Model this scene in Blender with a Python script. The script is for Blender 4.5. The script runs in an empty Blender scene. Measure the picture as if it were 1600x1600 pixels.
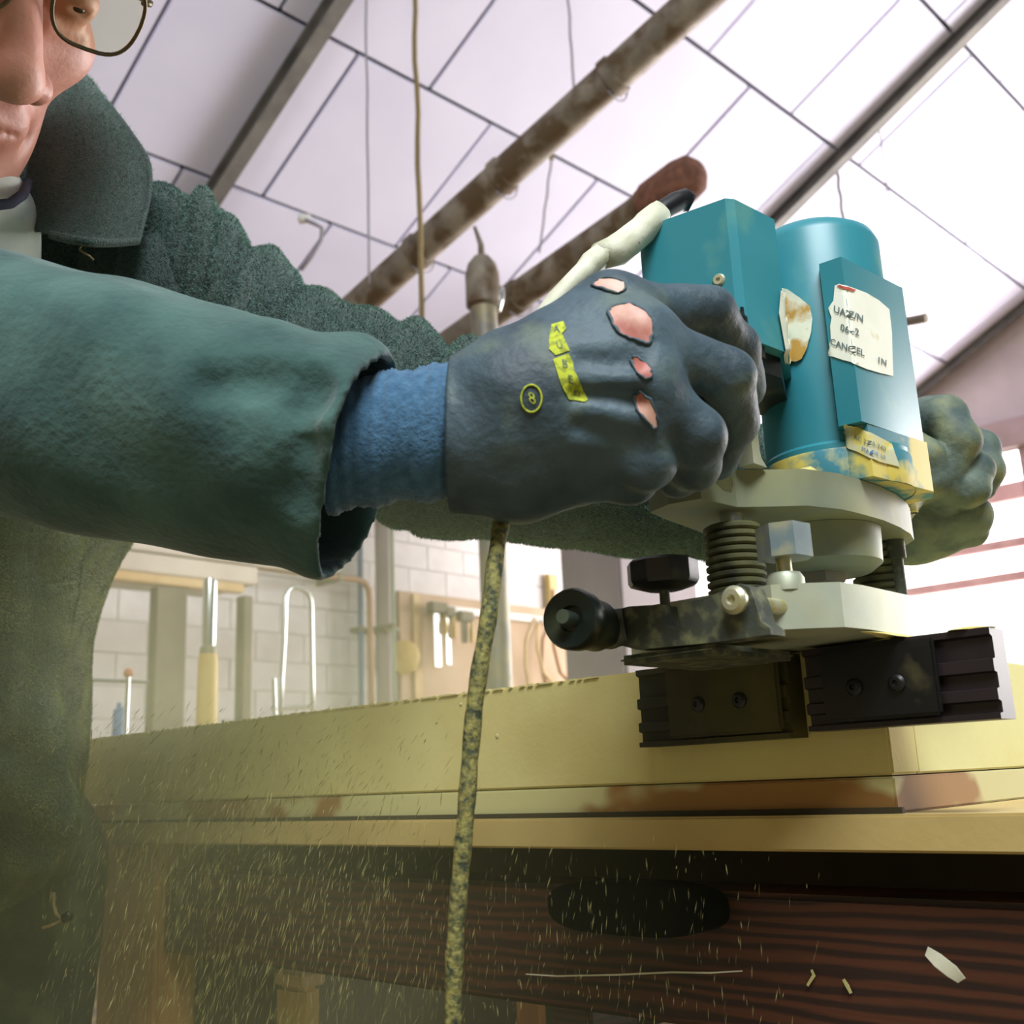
import bpy, bmesh, math, random
import numpy as np
import openvdb as vdb
from mathutils import Vector, Matrix, bvhtree

random.seed(7); rng = np.random.default_rng(7)
scene = bpy.context.scene
COL = scene.collection

# ------------------------------------------------------------------ camera
F = 1700.0                                   # focal length in pixels of the 1600 px frame
_p, _r = math.radians(13.9), math.radians(2.5)
UPC = np.array([-math.sin(_r)*math.cos(_p), math.cos(_r)*math.cos(_p), -math.sin(_p)])
AX = np.array([1650., -348., -1700.]); AX -= UPC*(AX@UPC); AX /= np.linalg.norm(AX)
AY = np.cross(UPC, AX)
R = np.array([AX, AY, UPC])                  # world = R @ camera
C0 = np.array([0, 0, .93])
cam_d = bpy.data.cameras.new('camera'); cam = bpy.data.objects.new('camera', cam_d); COL.objects.link(cam)
cam_d.sensor_width = 36; cam_d.lens = F/1600*36; cam_d.clip_start = .02; cam_d.clip_end = 100
M = Matrix([list(R[i])+[C0[i]] for i in range(3)]+[[0, 0, 0, 1]])
cam.matrix_world = M
cam_d.dof.use_dof = True; cam_d.dof.focus_distance = .60; cam_d.dof.aperture_fstop = 15
scene.camera = cam

# ------------------------------------------------------------------ world, light, exposure
scene.view_settings.view_transform = 'Standard'; scene.view_settings.look = 'None'
scene.view_settings.gamma = 1; scene.view_settings.exposure = 0.0
scene.cycles.use_denoising = True
scene.cycles.max_bounces = 8; scene.cycles.diffuse_bounces = 4; scene.cycles.volume_bounces = 1
scene.cycles.transparent_max_bounces = 12
world = bpy.data.worlds.new('world'); scene.world = world; world.use_nodes = True
wb = world.node_tree.nodes['Background']; wb.inputs[0].default_value = (.80, .90, 1.0, 1); wb.inputs[1].default_value = .14

def area(name, loc, target, sx, sy, power, color):
    l = bpy.data.lights.new(name, 'AREA'); l.shape = 'RECTANGLE'; l.size = sx; l.size_y = sy
    l.energy = power; l.color = color
    o = bpy.data.objects.new(name, l); COL.objects.link(o); o.location = loc
    o.rotation_euler = (Vector(target)-Vector(loc)).to_track_quat('-Z', 'Y').to_euler()
    return o
# daylight coming in through the row of windows in the right wall, and an added fill lamp behind the camera
area('window_daylight', (10.6, 0.2, 2.6), (0, 0.6, 2.3), 9.0, 3.0, 1150, (1.0, .97, .97))
area('fill_light', (-1.2, -1.6, 4.4), (.5, .5, 1.0), 2.2, 1.6, 300, (.90, .96, 1.0))

# ------------------------------------------------------------------ pixel helpers (used only to find real positions)
def ray(x, y): return R@np.array([(x-800)/F, (800-y)/F, -1.])
def P(x, y, D): return C0+ray(x, y)*D
def PA(x, y, ax, v):
    d = ray(x, y); return C0+d*((v-C0[ax])/d[ax])
def cw(p):                                   # camera-frame metres (right, up, ahead) -> world
    p = np.asarray(p, float); return C0+np.stack([p[..., 0], p[..., 1], -p[..., 2]], -1)@R.T
def K(x, y, D): return np.array([(x-800)/F*D, (800-y)/F*D, D])

# ------------------------------------------------------------------ materials
def lin(h):
    if isinstance(h, str):
        h = h.lstrip('#'); c = [int(h[i:i+2], 16)/255 for i in (0, 2, 4)]
        return tuple(((x+.055)/1.055)**2.4 if x > .04045 else x/12.92 for x in c)+(1,)
    return tuple(h)+(1,)
def mat(name, c1, c2=None, rough=.6, metal=0, scale=20, bump=0, bscale=None, stretch=(1, 1, 1), detail=4,
        lo=.35, hi=.65, dust=None, sheen=0, spec=.5, kind='noise', bdist=.002, alpha=1, emit=None, estr=0,
        trans=0, ior=1.45, subs=0, dust_thr=(.45, .6), dust_scale=60):
    m = bpy.data.materials.new(name); m.use_nodes = True; nt = m.node_tree; N = nt.nodes; L = nt.links
    b = N['Principled BSDF']
    tc = N.new('ShaderNodeTexCoord'); mp = N.new('ShaderNodeMapping'); L.new(tc.outputs['Object'], mp.inputs[0])
    mp.inputs['Scale'].default_value = stretch
    def noise(s, det=detail):
        n = N.new('ShaderNodeTexNoise'); n.inputs['Scale'].default_value = s; n.inputs['Detail'].default_value = det
        L.new(mp.outputs[0], n.inputs['Vector']); return n
    c1 = lin(c1); c2 = lin(c2) if c2 is not None else c1
    if kind == 'wood':
        n0 = noise(scale*.35, 2)
        w = N.new('ShaderNodeTexWave'); w.inputs['Scale'].default_value = scale; w.inputs['Distortion'].default_value = 7
        w.inputs['Detail'].default_value = 3; w.inputs['Detail Scale'].default_value = 1.2; w.bands_direction = 'Z'
        L.new(mp.outputs[0], w.inputs['Vector']); src = w.outputs['Fac']
    elif kind == 'voro':
        w = N.new('ShaderNodeTexVoronoi'); w.inputs['Scale'].default_value = scale; L.new(mp.outputs[0], w.inputs['Vector']); src = w.outputs['Distance']
    else:
        src = noise(scale).outputs['Fac']
    rp = N.new('ShaderNodeValToRGB'); L.new(src, rp.inputs[0])
    rp.color_ramp.elements[0].position = lo; rp.color_ramp.elements[0].color = c1
    rp.color_ramp.elements[1].position = hi; rp.color_ramp.elements[1].color = c2
    out = rp.outputs[0]
    if dust is not None:                     # loose sawdust that lies in blotches
        dn = noise(dust_scale, 6); dr = N.new('ShaderNodeValToRGB'); L.new(dn.outputs['Fac'], dr.inputs[0])
        dr.color_ramp.elements[0].position = dust_thr[0]; dr.color_ramp.elements[1].position = dust_thr[1]
        mx = N.new('ShaderNodeMix'); mx.data_type = 'RGBA'; L.new(dr.outputs[0], mx.inputs[0])
        L.new(out, mx.inputs[6]); mx.inputs[7].default_value = lin(dust); out = mx.outputs[2]
    L.new(out, b.inputs['Base Color'])
    b.inputs['Roughness'].default_value = rough; b.inputs['Metallic'].default_value = metal
    b.inputs['Specular IOR Level'].default_value = spec
    if sheen: b.inputs['Sheen Weight'].default_value = sheen; b.inputs['Sheen Roughness'].default_value = .5
    if subs: b.inputs['Subsurface Weight'].default_value = subs; b.inputs['Subsurface Radius'].default_value = (.01, .004, .002)
    if trans: b.inputs['Transmission Weight'].default_value = trans; b.inputs['IOR'].default_value = ior
    if alpha < 1: b.inputs['Alpha'].default_value = alpha
    if emit is not None: b.inputs['Emission Color'].default_value = lin(emit); b.inputs['Emission Strength'].default_value = estr
    if bump:
        bn = noise(bscale or scale*4, 5) if kind != 'fleece' else None
        bp = N.new('ShaderNodeBump'); bp.inputs['Strength'].default_value = bump; bp.inputs['Distance'].default_value = bdist
        L.new(bn.outputs['Fac'], bp.inputs['Height']); L.new(bp.outputs[0], b.inputs['Normal'])
    return m
MT = dict(
    panel=mat('ceiling_panel', '#cdcbe0', '#dad8ea', .8, scale=.8, bump=.1, bscale=60),
    joint=mat('joint_strip', '#4a4c58', None, .7),
    steel=mat('dusty_steel', '#6b675f', '#8a857a', .55, .3, scale=8, dust='#8c8266', dust_scale=14),
    purlin=mat('grey_purlin', '#5f5c58', '#77736c', .7, 0, scale=6),
    duct=mat('old_pipe', '#6f6558', '#8d8373', .6, .2, scale=10, dust='#5c4a33', dust_scale=9),
    block=mat('white_block', '#dcd5d4', '#e8e3e1', .9, scale=5, bump=.35, bscale=60, bdist=.004),
    mortar=mat('mortar', '#c2bcb8', '#cbc6c2', .95, scale=12),
    concrete=mat('concrete_floor', '#6c655a', '#857c6e', .9, scale=3, bump=.2, dust='#a3925f', dust_scale=4),
    pier=mat('grey_render', '#8d8587', '#9b9394', .9, scale=2),
    mdf=mat('pale_mdf', '#c9b877', '#d6c98a', .75, scale=14, bump=.08, bscale=300, dust='#d9d084', dust_scale=5, dust_thr=(.4, .75)),
    mdf2=mat('pale_core_board', '#d8d08f', '#dcd79a', .8, scale=20, bump=.05, bscale=300),
    mould=mat('stained_edge', '#c8c088', '#9a7038', .7, scale=5, lo=.47, hi=.50, stretch=(1, 1, 1.5), dust='#cfc78c', dust_scale=6, dust_thr=(.56, .64)),
    board=mat('bench_board', '#b39a5f', '#c4ad70', .75, scale=10, bump=.08, bscale=200),
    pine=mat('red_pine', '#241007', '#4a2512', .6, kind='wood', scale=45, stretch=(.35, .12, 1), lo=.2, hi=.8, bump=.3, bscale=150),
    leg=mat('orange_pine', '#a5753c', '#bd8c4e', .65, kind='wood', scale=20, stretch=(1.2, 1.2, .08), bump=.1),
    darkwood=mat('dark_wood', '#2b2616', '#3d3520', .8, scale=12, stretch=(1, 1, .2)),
    plywood=mat('pale_ply', '#c9a877', '#dcc192', .7, scale=8),
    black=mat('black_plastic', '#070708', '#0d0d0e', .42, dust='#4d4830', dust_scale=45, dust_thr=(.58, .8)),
    blackdust=mat('dusty_black', '#15150e', '#29270f', .75, dust='#5a5426', dust_scale=16, dust_thr=(.40, .85)),
    plum=mat('dark_extrusion', '#1b1216', '#241a1e', .45),
    alu=mat('cast_aluminium', '#a5ab98', '#b9bda6', .5, .35, scale=25, dust='#aaa884', dust_scale=22, dust_thr=(.45, .75), bump=.08),
    aludirty=mat('dusty_aluminium', '#6f7666', '#838a75', .6, .2, scale=25, dust='#8b8a5c', dust_scale=30, dust_thr=(.4, .8), bump=.1),
    iron=mat('dirty_casting', '#3b4038', '#4d5144', .65, .2, scale=60, dust='#8b8c62', dust_scale=120, dust_thr=(.5, .8), bump=.2),
    teal=mat('teal_plastic', '#2c7d8a', '#358793', .38, scale=10, dust='#6fa28a', dust_scale=25, dust_thr=(.6, .9), bump=.04),
    tealdust=mat('sawdusted_teal', '#2a7482', '#3a7f86', .6, scale=12, dust='#cdbb58', dust_scale=45, dust_thr=(.42, .56), bump=.2),
    chrome=mat('bright_metal', '#c9ccc8', None, .25, .9),
    screw=mat('screw_metal', '#bdbb9d', '#cfccae', .4, .6, dust='#b5ae6f', dust_scale=90),
    rubber=mat('rubber_bellow', '#2b2d1e', '#3a3b28', .7, dust='#67653c', dust_scale=60, dust_thr=(.4, .7)),
    cable=mat('dusty_cable', '#2e3628', '#46503a', .8, scale=160, dust='#938c4e', dust_scale=330, dust_thr=(.36, .60), bump=.5, bscale=500),
    tape=mat('cream_tape', '#c5c5a8', '#d9d8c2', .6, scale=40, bump=.7, bscale=70, dust='#8e8a58', dust_scale=30, dust_thr=(.55, .7)),
    redmark=mat('red_mark', '#b5493a', None, .7),
    label=mat('white_label', '#e9ead8', '#f2f2e6', .5, scale=30, dust='#cfc27a', dust_scale=60, dust_thr=(.62, .75)),
    labelold=mat('torn_label', '#c9cdb8', '#d9dcc8', .6, scale=60, dust='#b08a3a', dust_scale=42, dust_thr=(.50, .58)),
    ink=mat('ink', '#5c6a6a', None, .8),
    fleece=mat('green_fleece', '#203632', '#436259', .95, scale=420, bump=1.0, bscale=900, bdist=.003, sheen=.35, detail=3, lo=.3, hi=.7, spec=.1),
    fleecenear=mat('sleeve_fleece', '#36504e', '#4b6963', .95, scale=25, bump=.35, bscale=240, bdist=.003, sheen=.25, spec=.1),
    fleecedust=mat('sawdusted_fleece', '#263a34', '#465f4c', .95, scale=380, bump=1.0, bscale=800, bdist=.003, sheen=.3, spec=.1,
                   dust='#869062', dust_scale=9, dust_thr=(.45, .85)),
    glove=mat('rubber_glove', '#2b3c45', '#465b65', .6, scale=28, detail=8, bump=.45, bscale=180, dust='#6f7d66', dust_scale=30, dust_thr=(.55, .9)),
    glovefar=mat('dusty_glove', '#3f4f4d', '#5f6d60', .7, scale=50, bump=.6, bscale=160, dust='#8f8f5c', dust_scale=38, dust_thr=(.5, .85)),
    knuckle=mat('knuckle_skin', '#dcae9c', '#b4695c', .5, scale=55, lo=.42, hi=.62, subs=.1),
    knit=mat('blue_knit', '#3c5f7c', '#4d7390', .9, scale=220, bump=.5, bscale=500, sheen=.3, spec=.1),
    knitdark=mat('knit_lining', '#10151a', None, .95),
    yellow=mat('yellow_print', '#8f9a2a', '#bcc633', .8, scale=350, detail=6, lo=.42, hi=.55),
    skin=mat('skin', '#b97a66', '#c98f7b', .5, scale=35, bump=.15, bscale=300, subs=.15),
    stubble=mat('stubbled_skin', '#9a6a55', '#7a5545', .6, scale=300, bump=.2, bscale=500, subs=.1),
    lip=mat('lip', '#8a4038', '#9c5147', .45, scale=60),
    eye=mat('eye_white', '#cfc8bf', None, .2), iris=mat('iris', '#3b2a1e', None, .2),
    hair=mat('grey_hair', '#3f3a35', '#6c6660', .6, scale=200, stretch=(1, 1, .1)),
    frame=mat('glasses_frame', '#4b3f28', '#5c4e33', .35, .5),
    lens=mat('lens_glass', '#e9ecd8', None, .03, trans=1.0, ior=1.12, spec=.3),
    shirt=mat('white_shirt', '#cfdcd4', '#dbe6de', .9, scale=60, bump=.2, bscale=200),
    navy=mat('navy_cloth', '#161a30', None, .9),
    trouser=mat('dark_trousers', '#2c3b38', '#3c4c46', .95, scale=60, bump=.3, dust='#5e6a50', dust_scale=20),
    boot=mat('boot', '#2a241d', None, .6),
    dust=mat('sawdust', '#c9b86a', '#d9cc86', .95, scale=80, bump=.6, bscale=200),
    chip=mat('wood_shaving', '#8f8a55', '#b5ac70', .9, scale=50),
    chipl=mat('pale_shaving', '#c9c8ae', '#dcdac2', .8, scale=50),
    pipeblue=mat('blue_pipe', '#5b7299', None, .5), pipeor=mat('copper_pipe', '#b58e74', None, .5, .3),
    pipegrey=mat('grey_pipe', '#a79a98', None, .6), pipegreen=mat('pale_green_pipe', '#9fae96', None, .6),
    toolboard=mat('tool_board', '#b99b80', '#c7ab90', .8, scale=3),
    rack=mat('cream_beam', '#c9bcae', '#d6cbbd', .7, scale=4), rackdark=mat('grey_post', '#6f6656', '#857b68', .8, scale=4),
    amber=mat('amber_wood', '#c7a75c', '#d4b66c', .55, scale=6), orange=mat('orange_plastic', '#b5673f', None, .5),
    blueitem=mat('blue_plastic', '#4f6f9f', '#5f80ae', .5, scale=10), winframe=mat('window_frame', '#8c7672', '#a18a86', .6, scale=3),
    wallr=mat('pink_render', '#b7aaa8', '#c6b9b6', .9, scale=2),
    glow=mat('daylit_pane', '#ffffff', None, .5, emit='#fff6f2', estr=4.5),
    shutter=mat('red_shutter', '#b98f8a', '#cfa7a0', .7, scale=4),
    box=mat('grey_case', '#5a564c', '#6b665a', .7, scale=6), rope=mat('brown_rope', '#7d6c46', '#94815a', .9, scale=200),
    wire=mat('thin_wire', '#8f8a92', None, .6), white=mat('white_enamel', '#d8d4cf', None, .4),
)

# ------------------------------------------------------------------ object helpers
ORG = {}
def tag(o, label=None, cat=None, group=None, kind=None):
    if label: o['label'] = label
    if cat: o['category'] = cat
    if group: o['group'] = group
    if kind: o['kind'] = kind
    return o
def thing(name, label, cat, loc, group=None):
    o = bpy.data.objects.new(name, None); COL.objects.link(o); o.location = tuple(float(v) for v in loc)
    o.empty_display_size = .05
    ORG[o.name] = Vector(o.location); return tag(o, label, cat, group)
def struct_root(name, loc=(0, 0, 0)):
    o = bpy.data.objects.new(name, None); COL.objects.link(o); o.location = loc; o['kind'] = 'structure'
    ORG[o.name] = Vector(loc); return o
class MB:
    def __init__(s): s.bm = bmesh.new()
    def poly(s, vs, fs):
        v = [s.bm.verts.new(tuple(map(float, q))) for q in vs]
        for f in fs:
            try: s.bm.faces.new([v[i] for i in f])
            except ValueError: pass
        return v
    def box(s, a, b, bev=0, rot=None, piv=None):
        a = np.minimum(a, b), np.maximum(a, b); lo, hi = a
        vs = [(x, y, z) for x in (lo[0], hi[0]) for y in (lo[1], hi[1]) for z in (lo[2], hi[2])]
        if rot is not None:
            pv = Vector(piv if piv is not None else (np.array(lo)+hi)/2); vs = [pv+rot@(Vector(v)-pv) for v in vs]
        v = s.poly(vs, [(0, 1, 3, 2), (4, 6, 7, 5), (0, 4, 5, 1), (2, 3, 7, 6), (0, 2, 6, 4), (1, 5, 7, 3)])
        if bev:
            es = {e for q in v for e in q.link_edges}
            bmesh.ops.bevel(s.bm, geom=list(es), offset=bev, segments=2, affect='EDGES', clamp_overlap=True)
        return s
    def tube(s, pts, rad, seg=12, caps=True, squash=None, jitter=0):
        pts = [Vector(tuple(map(float, p))) for p in pts]; n = len(pts)
        rad = [rad]*n if np.isscalar(rad) else list(rad)
        rings = []; up = None
        for i, p in enumerate(pts):
            t = (pts[min(i+1, n-1)]-pts[max(i-1, 0)]).normalized()
            if up is None:
                up = Vector((0, 0, 1)) if abs(t.z) < .9 else Vector((1, 0, 0))
            x = t.cross(up).normalized(); up = x.cross(t).normalized()
            ring = []
            for k in range(seg):
                a = 2*math.pi*k/seg; rr = rad[i]*(1+jitter*random.uniform(-1, 1))
                ring.append(s.bm.verts.new(p+x*math.cos(a)*rr+up*math.sin(a)*rr*(squash or 1)))
            rings.append(ring)
        for A, B in zip(rings, rings[1:]):
            for k in range(seg): s.bm.faces.new((A[k], A[(k+1) % seg], B[(k+1) % seg], B[k]))
        if caps:
            s.bm.faces.new(rings[0][::-1]); s.bm.faces.new(rings[-1])
        return s
    def lathe(s, c, axis, prof, seg=32, a0=None):     # prof: (radius, height along the axis)
        c = Vector(tuple(map(float, c))); ax = Vector(axis).normalized()
        x = ax.orthogonal().normalized(); y = ax.cross(x); rings = []
        for r, h in prof:
            if r < 1e-6: rings.append([s.bm.verts.new(c+ax*h)]); continue
            rings.append([s.bm.verts.new(c+ax*h+x*r*math.cos(2*math.pi*k/seg)+y*r*math.sin(2*math.pi*k/seg)) for k in range(seg)])
        for A, B in zip(rings, rings[1:]):
            for k in range(seg):
                k2 = (k+1) % seg
                if len(A) == 1 and len(B) == 1: continue
                if len(A) == 1: s.bm.faces.new((A[0], B[k], B[k2]))
                elif len(B) == 1: s.bm.faces.new((A[k], A[k2], B[0]))
                else: s.bm.faces.new((A[k], A[k2], B[k2], B[k]))
        return s
    def prism(s, outline, z0, z1, bev=0, axis=2):
        n = len(outline)
        def mk(q, z): return (q[0], q[1], z) if axis == 2 else ((z, q[0], q[1]) if axis == 0 else (q[0], z, q[1]))
        v = s.poly([mk(q, z0) for q in outline]+[mk(q, z1) for q in outline],
                   [tuple(range(n))[::-1], tuple(range(n, 2*n))]+[(i, (i+1) % n, n+(i+1) % n, n+i) for i in range(n)])
        if bev:
            es = {e for q in v for e in q.link_edges if len(e.link_faces) == 2 and e.calc_face_angle(0) > .5}
            bmesh.ops.bevel(s.bm, geom=list(es), offset=bev, segments=2, affect='EDGES', clamp_overlap=True)
        return s
    def build(s, name, m, parent=None, smooth=None, label=None, kind=None, loc=None):
        bmesh.ops.recalc_face_normals(s.bm, faces=s.bm.faces)
        org = ORG[parent.name] if parent is not None else Vector(tuple(map(float, loc)) if loc is not None else (0, 0, 0))
        bmesh.ops.translate(s.bm, verts=s.bm.verts, vec=-org)
        me = bpy.data.meshes.new(name); s.bm.to_mesh(me); s.bm.free()
        for mm in (m if isinstance(m, (list, tuple)) else [m]): me.materials.append(mm)
        if smooth is not None:
            me.shade_smooth() if smooth is True else me.set_sharp_from_angle(angle=math.radians(smooth))
            if smooth is not True: me.shade_smooth(); me.set_sharp_from_angle(angle=math.radians(smooth))
        o = bpy.data.objects.new(name, me); COL.objects.link(o)
        if parent is not None: o.parent = parent
        else: o.location = org
        ORG[o.name] = org
        if label: o['label'] = label
        if kind: o['kind'] = kind
        return o
def mesh_np(name, V, Fq, m, parent=None, smooth=True, label=None):
    V = np.asarray(V, float)
    org = ORG[parent.name] if parent is not None else Vector((0, 0, 0))
    V = V-np.array(org)
    me = bpy.data.meshes.new(name); me.from_pydata(V.tolist(), [], [tuple(map(int, f)) for f in Fq])
    me.materials.append(m); me.update()
    if smooth: me.shade_smooth()
    o = bpy.data.objects.new(name, me); COL.objects.link(o)
    if parent is not None: o.parent = parent
    ORG[o.name] = org
    if label: o['label'] = label
    return o
def share(src, name, parent, delta):                  # a copy of a piece with shared mesh data
    o = src.copy(); COL.objects.link(o); o.name = name; o.parent = parent
    o.location = Vector(src.location)+Vector(delta); return o

# ------------------------------------------------------------------ signed distance modelling for body, clothes and gloves
def smin(a, b, k): h = np.clip(.5+.5*(b-a)/k, 0, 1); return b*(1-h)+a*h-k*h*(1-h)
def smax(a, b, k): return -smin(-a, -b, k)
def cap(p, a, b, ra, rb):
    a = np.asarray(a, np.float32); b = np.asarray(b, np.float32); ba = b-a
    t = np.clip(((p-a)@ba)/(ba@ba), 0, 1)
    return np.linalg.norm(p-a-t[..., None]*ba, axis=-1)-(ra+(rb-ra)*t)
def ell(p, c, r, rot=None):
    q = p-np.asarray(c, np.float32)
    if rot is not None: q = q@rot
    q = q/np.asarray(r, np.float32); n = np.linalg.norm(q, axis=-1); n2 = np.linalg.norm(q/np.asarray(r, np.float32), axis=-1)
    return n*(n-1)/np.maximum(n2, 1e-6)
def sdf_mesh(fn, lo, hi, vox):
    lo = np.array(lo); hi = np.array(hi); n = np.ceil((hi-lo)/vox).astype(int)+1
    ax = [lo[i]+np.arange(n[i])*vox for i in range(3)]
    arr = np.empty(n, np.float32)
    for i0 in range(0, n[0], 24):
        g = np.stack(np.meshgrid(ax[0][i0:i0+24], ax[1], ax[2], indexing='ij'), -1).astype(np.float32)
        arr[i0:i0+24] = fn(g)
    arr[0] = arr[-1] = 1; arr[:, 0] = arr[:, -1] = 1; arr[:, :, 0] = arr[:, :, -1] = 1
    arr = np.clip(arr/vox, -3, 3)
    g = vdb.FloatGrid(3.0); g.copyFromArray(arr)
    pts, tri, quads = g.convertToPolygons(0.0)
    V = lo+np.asarray(pts)*vox
    return V, quads[:, ::-1]
def sn(p, f, seed=0):                                  # cheap smooth wobble
    x, y, z = p[..., 0]*f, p[..., 1]*f, p[..., 2]*f
    return (np.sin(x*1.7+y*2.3+seed)+np.sin(y*1.9-z*2.1+seed*2.1)+np.sin(z*2.7+x*1.3-seed)+np.sin((x+y+z)*1.1+seed*.7))/4
def bvh_of(V, Q): return bvhtree.BVHTree.FromPolygons([tuple(v) for v in V], [tuple(map(int, q)) for q in Q])
def hit(bvh, px, py, off=.0006):
    d = Vector(tuple(ray(px, py))).normalized(); h = bvh.ray_cast(Vector(tuple(C0)), d, 5)
    if h[0] is None: return None
    n = h[1] if h[1].dot(d) < 0 else -h[1]
    return h[0]+n*off
def decal(name, bvh, poly, m, parent, off=.0006, step=4, thick=0, label=None):
    """a thin patch lying on a surface: outline given in photo pixels, laid onto the mesh"""
    bm = bmesh.new(); pts = []
    n = len(poly)
    for i in range(n):
        a = np.array(poly[i], float); b = np.array(poly[(i+1) % n], float); k = max(1, int(np.linalg.norm(b-a)/step))
        for j in range(k): pts.append(a+(b-a)*j/k)
    from mathutils.geometry import delaunay_2d_cdt
    P2 = np.array(pts); lo, hi = P2.min(0), P2.max(0); inner = []
    def inside(q):
        c = False; j = len(P2)-1
        for i in range(len(P2)):
            if (P2[i][1] > q[1]) != (P2[j][1] > q[1]) and q[0] < (P2[j][0]-P2[i][0])*(q[1]-P2[i][1])/(P2[j][1]-P2[i][1])+P2[i][0]: c = not c
            j = i
        return c
    for x in np.arange(lo[0]+step/2, hi[0], step):
        for y in np.arange(lo[1]+step/2, hi[1], step):
            if inside((x, y)): inner.append((x, y))
    co = [Vector(p) for p in P2]+[Vector(p) for p in inner]
    r = delaunay_2d_cdt(co, [(i, (i+1) % len(P2)) for i in range(len(P2))], [list(range(len(P2)))], 1, 1e-4)
    vs = []
    for p in r[0]:
        h = hit(bvh, p[0], p[1], off); vs.append(bm.verts.new(h) if h is not None else None)
    for f in r[2]:
        q = [vs[i] for i in f]
        if None in q: continue
        try: bm.faces.new(q)
        except ValueError: pass
    mb = MB(); mb.bm.free(); mb.bm = bm
    o = mb.build(name, m, parent, smooth=True, label=label)
    return o
def text_on(name, bvh, txt, px, py, ux, uy, size, m, parent, off=.001, mirror=False, bold=0, label=None):
    """print laid on a surface; ux = pixel direction of the line of text, uy = pixel direction of up"""
    cu = bpy.data.curves.new('t', 'FONT'); cu.body = txt; cu.size = 1; cu.align_x = 'CENTER'; cu.align_y = 'CENTER'; cu.resolution_u = 2; cu.offset = bold
    o = bpy.data.objects.new('t', cu); me = bpy.data.meshes.new_from_object(o)
    bm = bmesh.new(); bm.from_mesh(me); bmesh.ops.triangulate(bm, faces=bm.faces)
    bmesh.ops.subdivide_edges(bm, edges=bm.edges, cuts=1); kill = []
    for v in bm.verts:
        x, y = v.co.x*size*(-1 if mirror else 1), v.co.y*size
        h = hit(bvh, px+ux[0]*x+uy[0]*y, py+ux[1]*x+uy[1]*y, off)
        if h is None: kill.append(v)
        else: v.co = h
    bmesh.ops.delete(bm, geom=kill, context='VERTS')
    bpy.data.objects.remove(o); bpy.data.curves.remove(cu); bpy.data.meshes.remove(me)
    mb = MB(); mb.bm.free(); mb.bm = bm
    return mb.build(name, m, parent, label=label)

# ================================================================== THE ROOM
WY = 6.366                                              # back wall
XR = 11.0                                               # right wall with the windows
Ac = np.array([1650., -280, -1700]); Bc = np.array([-2000., -2000, -1700]); Ac /= np.linalg.norm(Ac)
Bc -= Ac*(Ac@Bc); Bc /= np.linalg.norm(Bc)
CA, CB = R@Ac, R@Bc; CN = np.cross(CA, CB); H = 5.0
if CN[2] < 0: CN = -CN
def cp(u, v, w=0): return C0+CA*u+CB*v+CN*(H+w)         # point of the sloping ceiling; w > 0 is above it

# floor
MB().box((-4, -5, -.1), (XR, WY+.2, 0)).build('floor', MT['concrete'], kind='structure')
# ceiling: square boards with dark recessed joints
ceil = struct_root('ceiling')
mb = MB(); q = [cp(-6, -4.6, .05), cp(11.6, -4.6, .05), cp(11.6, 4.05, .05), cp(-6, 4.05, .05)]
mb.poly(q+[np.array(a)+CN*.12 for a in q], [(0, 1, 2, 3), (7, 6, 5, 4), (0, 4, 5, 1), (1, 5, 6, 2), (2, 6, 7, 3), (3, 7, 4, 0)])
mb.build('joint_backing', MT['joint'], ceil)
first = None
rows = [(-.022+.202*k, .0 if k % 2 else .1) for k in range(-3, 5)]   # joints measured in units of H
for k, (v0, sh) in zip(range(-3, 5), rows):
    v1 = v0+.202
    if v0*H > 3.9: continue
    if v1*H > 4.0: v1 = 4.0/H
    for j in range(-3, 11):
        u0 = (.0545 if k % 2 == 0 else .1525)+.1975*(j+1)
        u1 = u0+.1975; g = .0125
        if u0*H > 11.5 or u1*H < -1: continue
        dz = random.uniform(-.006, .004)
        p = cp((u0+u1)/2*H, (v0+v1)/2*H)
        a, b = (u1-u0)/2*H-g, (v1-v0)/2*H-g
        if first is not None and v1-v0 > .2:
            o = share(first, 'ceiling_panel', ceil, Vector(p+CN*dz)-first_p); continue
        vs = [p+CA*sx*a+CB*sy*b+CN*w for w in (0, .03) for sx, sy in ((-1, -1), (1, -1), (1, 1), (-1, 1))]
        mb = MB(); mb.poly(vs, [(0, 1, 2, 3), (7, 6, 5, 4), (0, 4, 5, 1), (1, 5, 6, 2), (2, 6, 7, 3), (3, 7, 4, 0)])
        o = mb.build('ceiling_panel', MT['panel'], ceil)
        if first is None: first = o; first_p = Vector(p)
def purlin(u, v0, v1, w, d):
    mb = MB()
    for x0, x1, z0, z1 in ((-w/2, w/2, -.012, 0), (-.006, .006, -d, -.012), (-w/2, w/2, -d-.01, -d)):
        vs = [cp(u+x, v, z) for v in (v0, v1) for x, z in ((x0, z0), (x1, z0), (x1, z1), (x0, z1))]
        mb.poly(vs, [(0, 1, 2, 3), (7, 6, 5, 4), (0, 4, 5, 1), (1, 5, 6, 2), (2, 6, 7, 3), (3, 7, 4, 0)])
    return mb
purlin(.588*H, -4, 4.0, .085, .09).build('trim_1', MT['purlin'], kind='structure')
purlin(1.378*H, -4, 4.0, .085, .08).build('trim_2', MT['purlin'], kind='structure')
purlin(2.17*H, -4, 4.0, .085, .08).build('trim_3', MT['purlin'], kind='structure')

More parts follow.
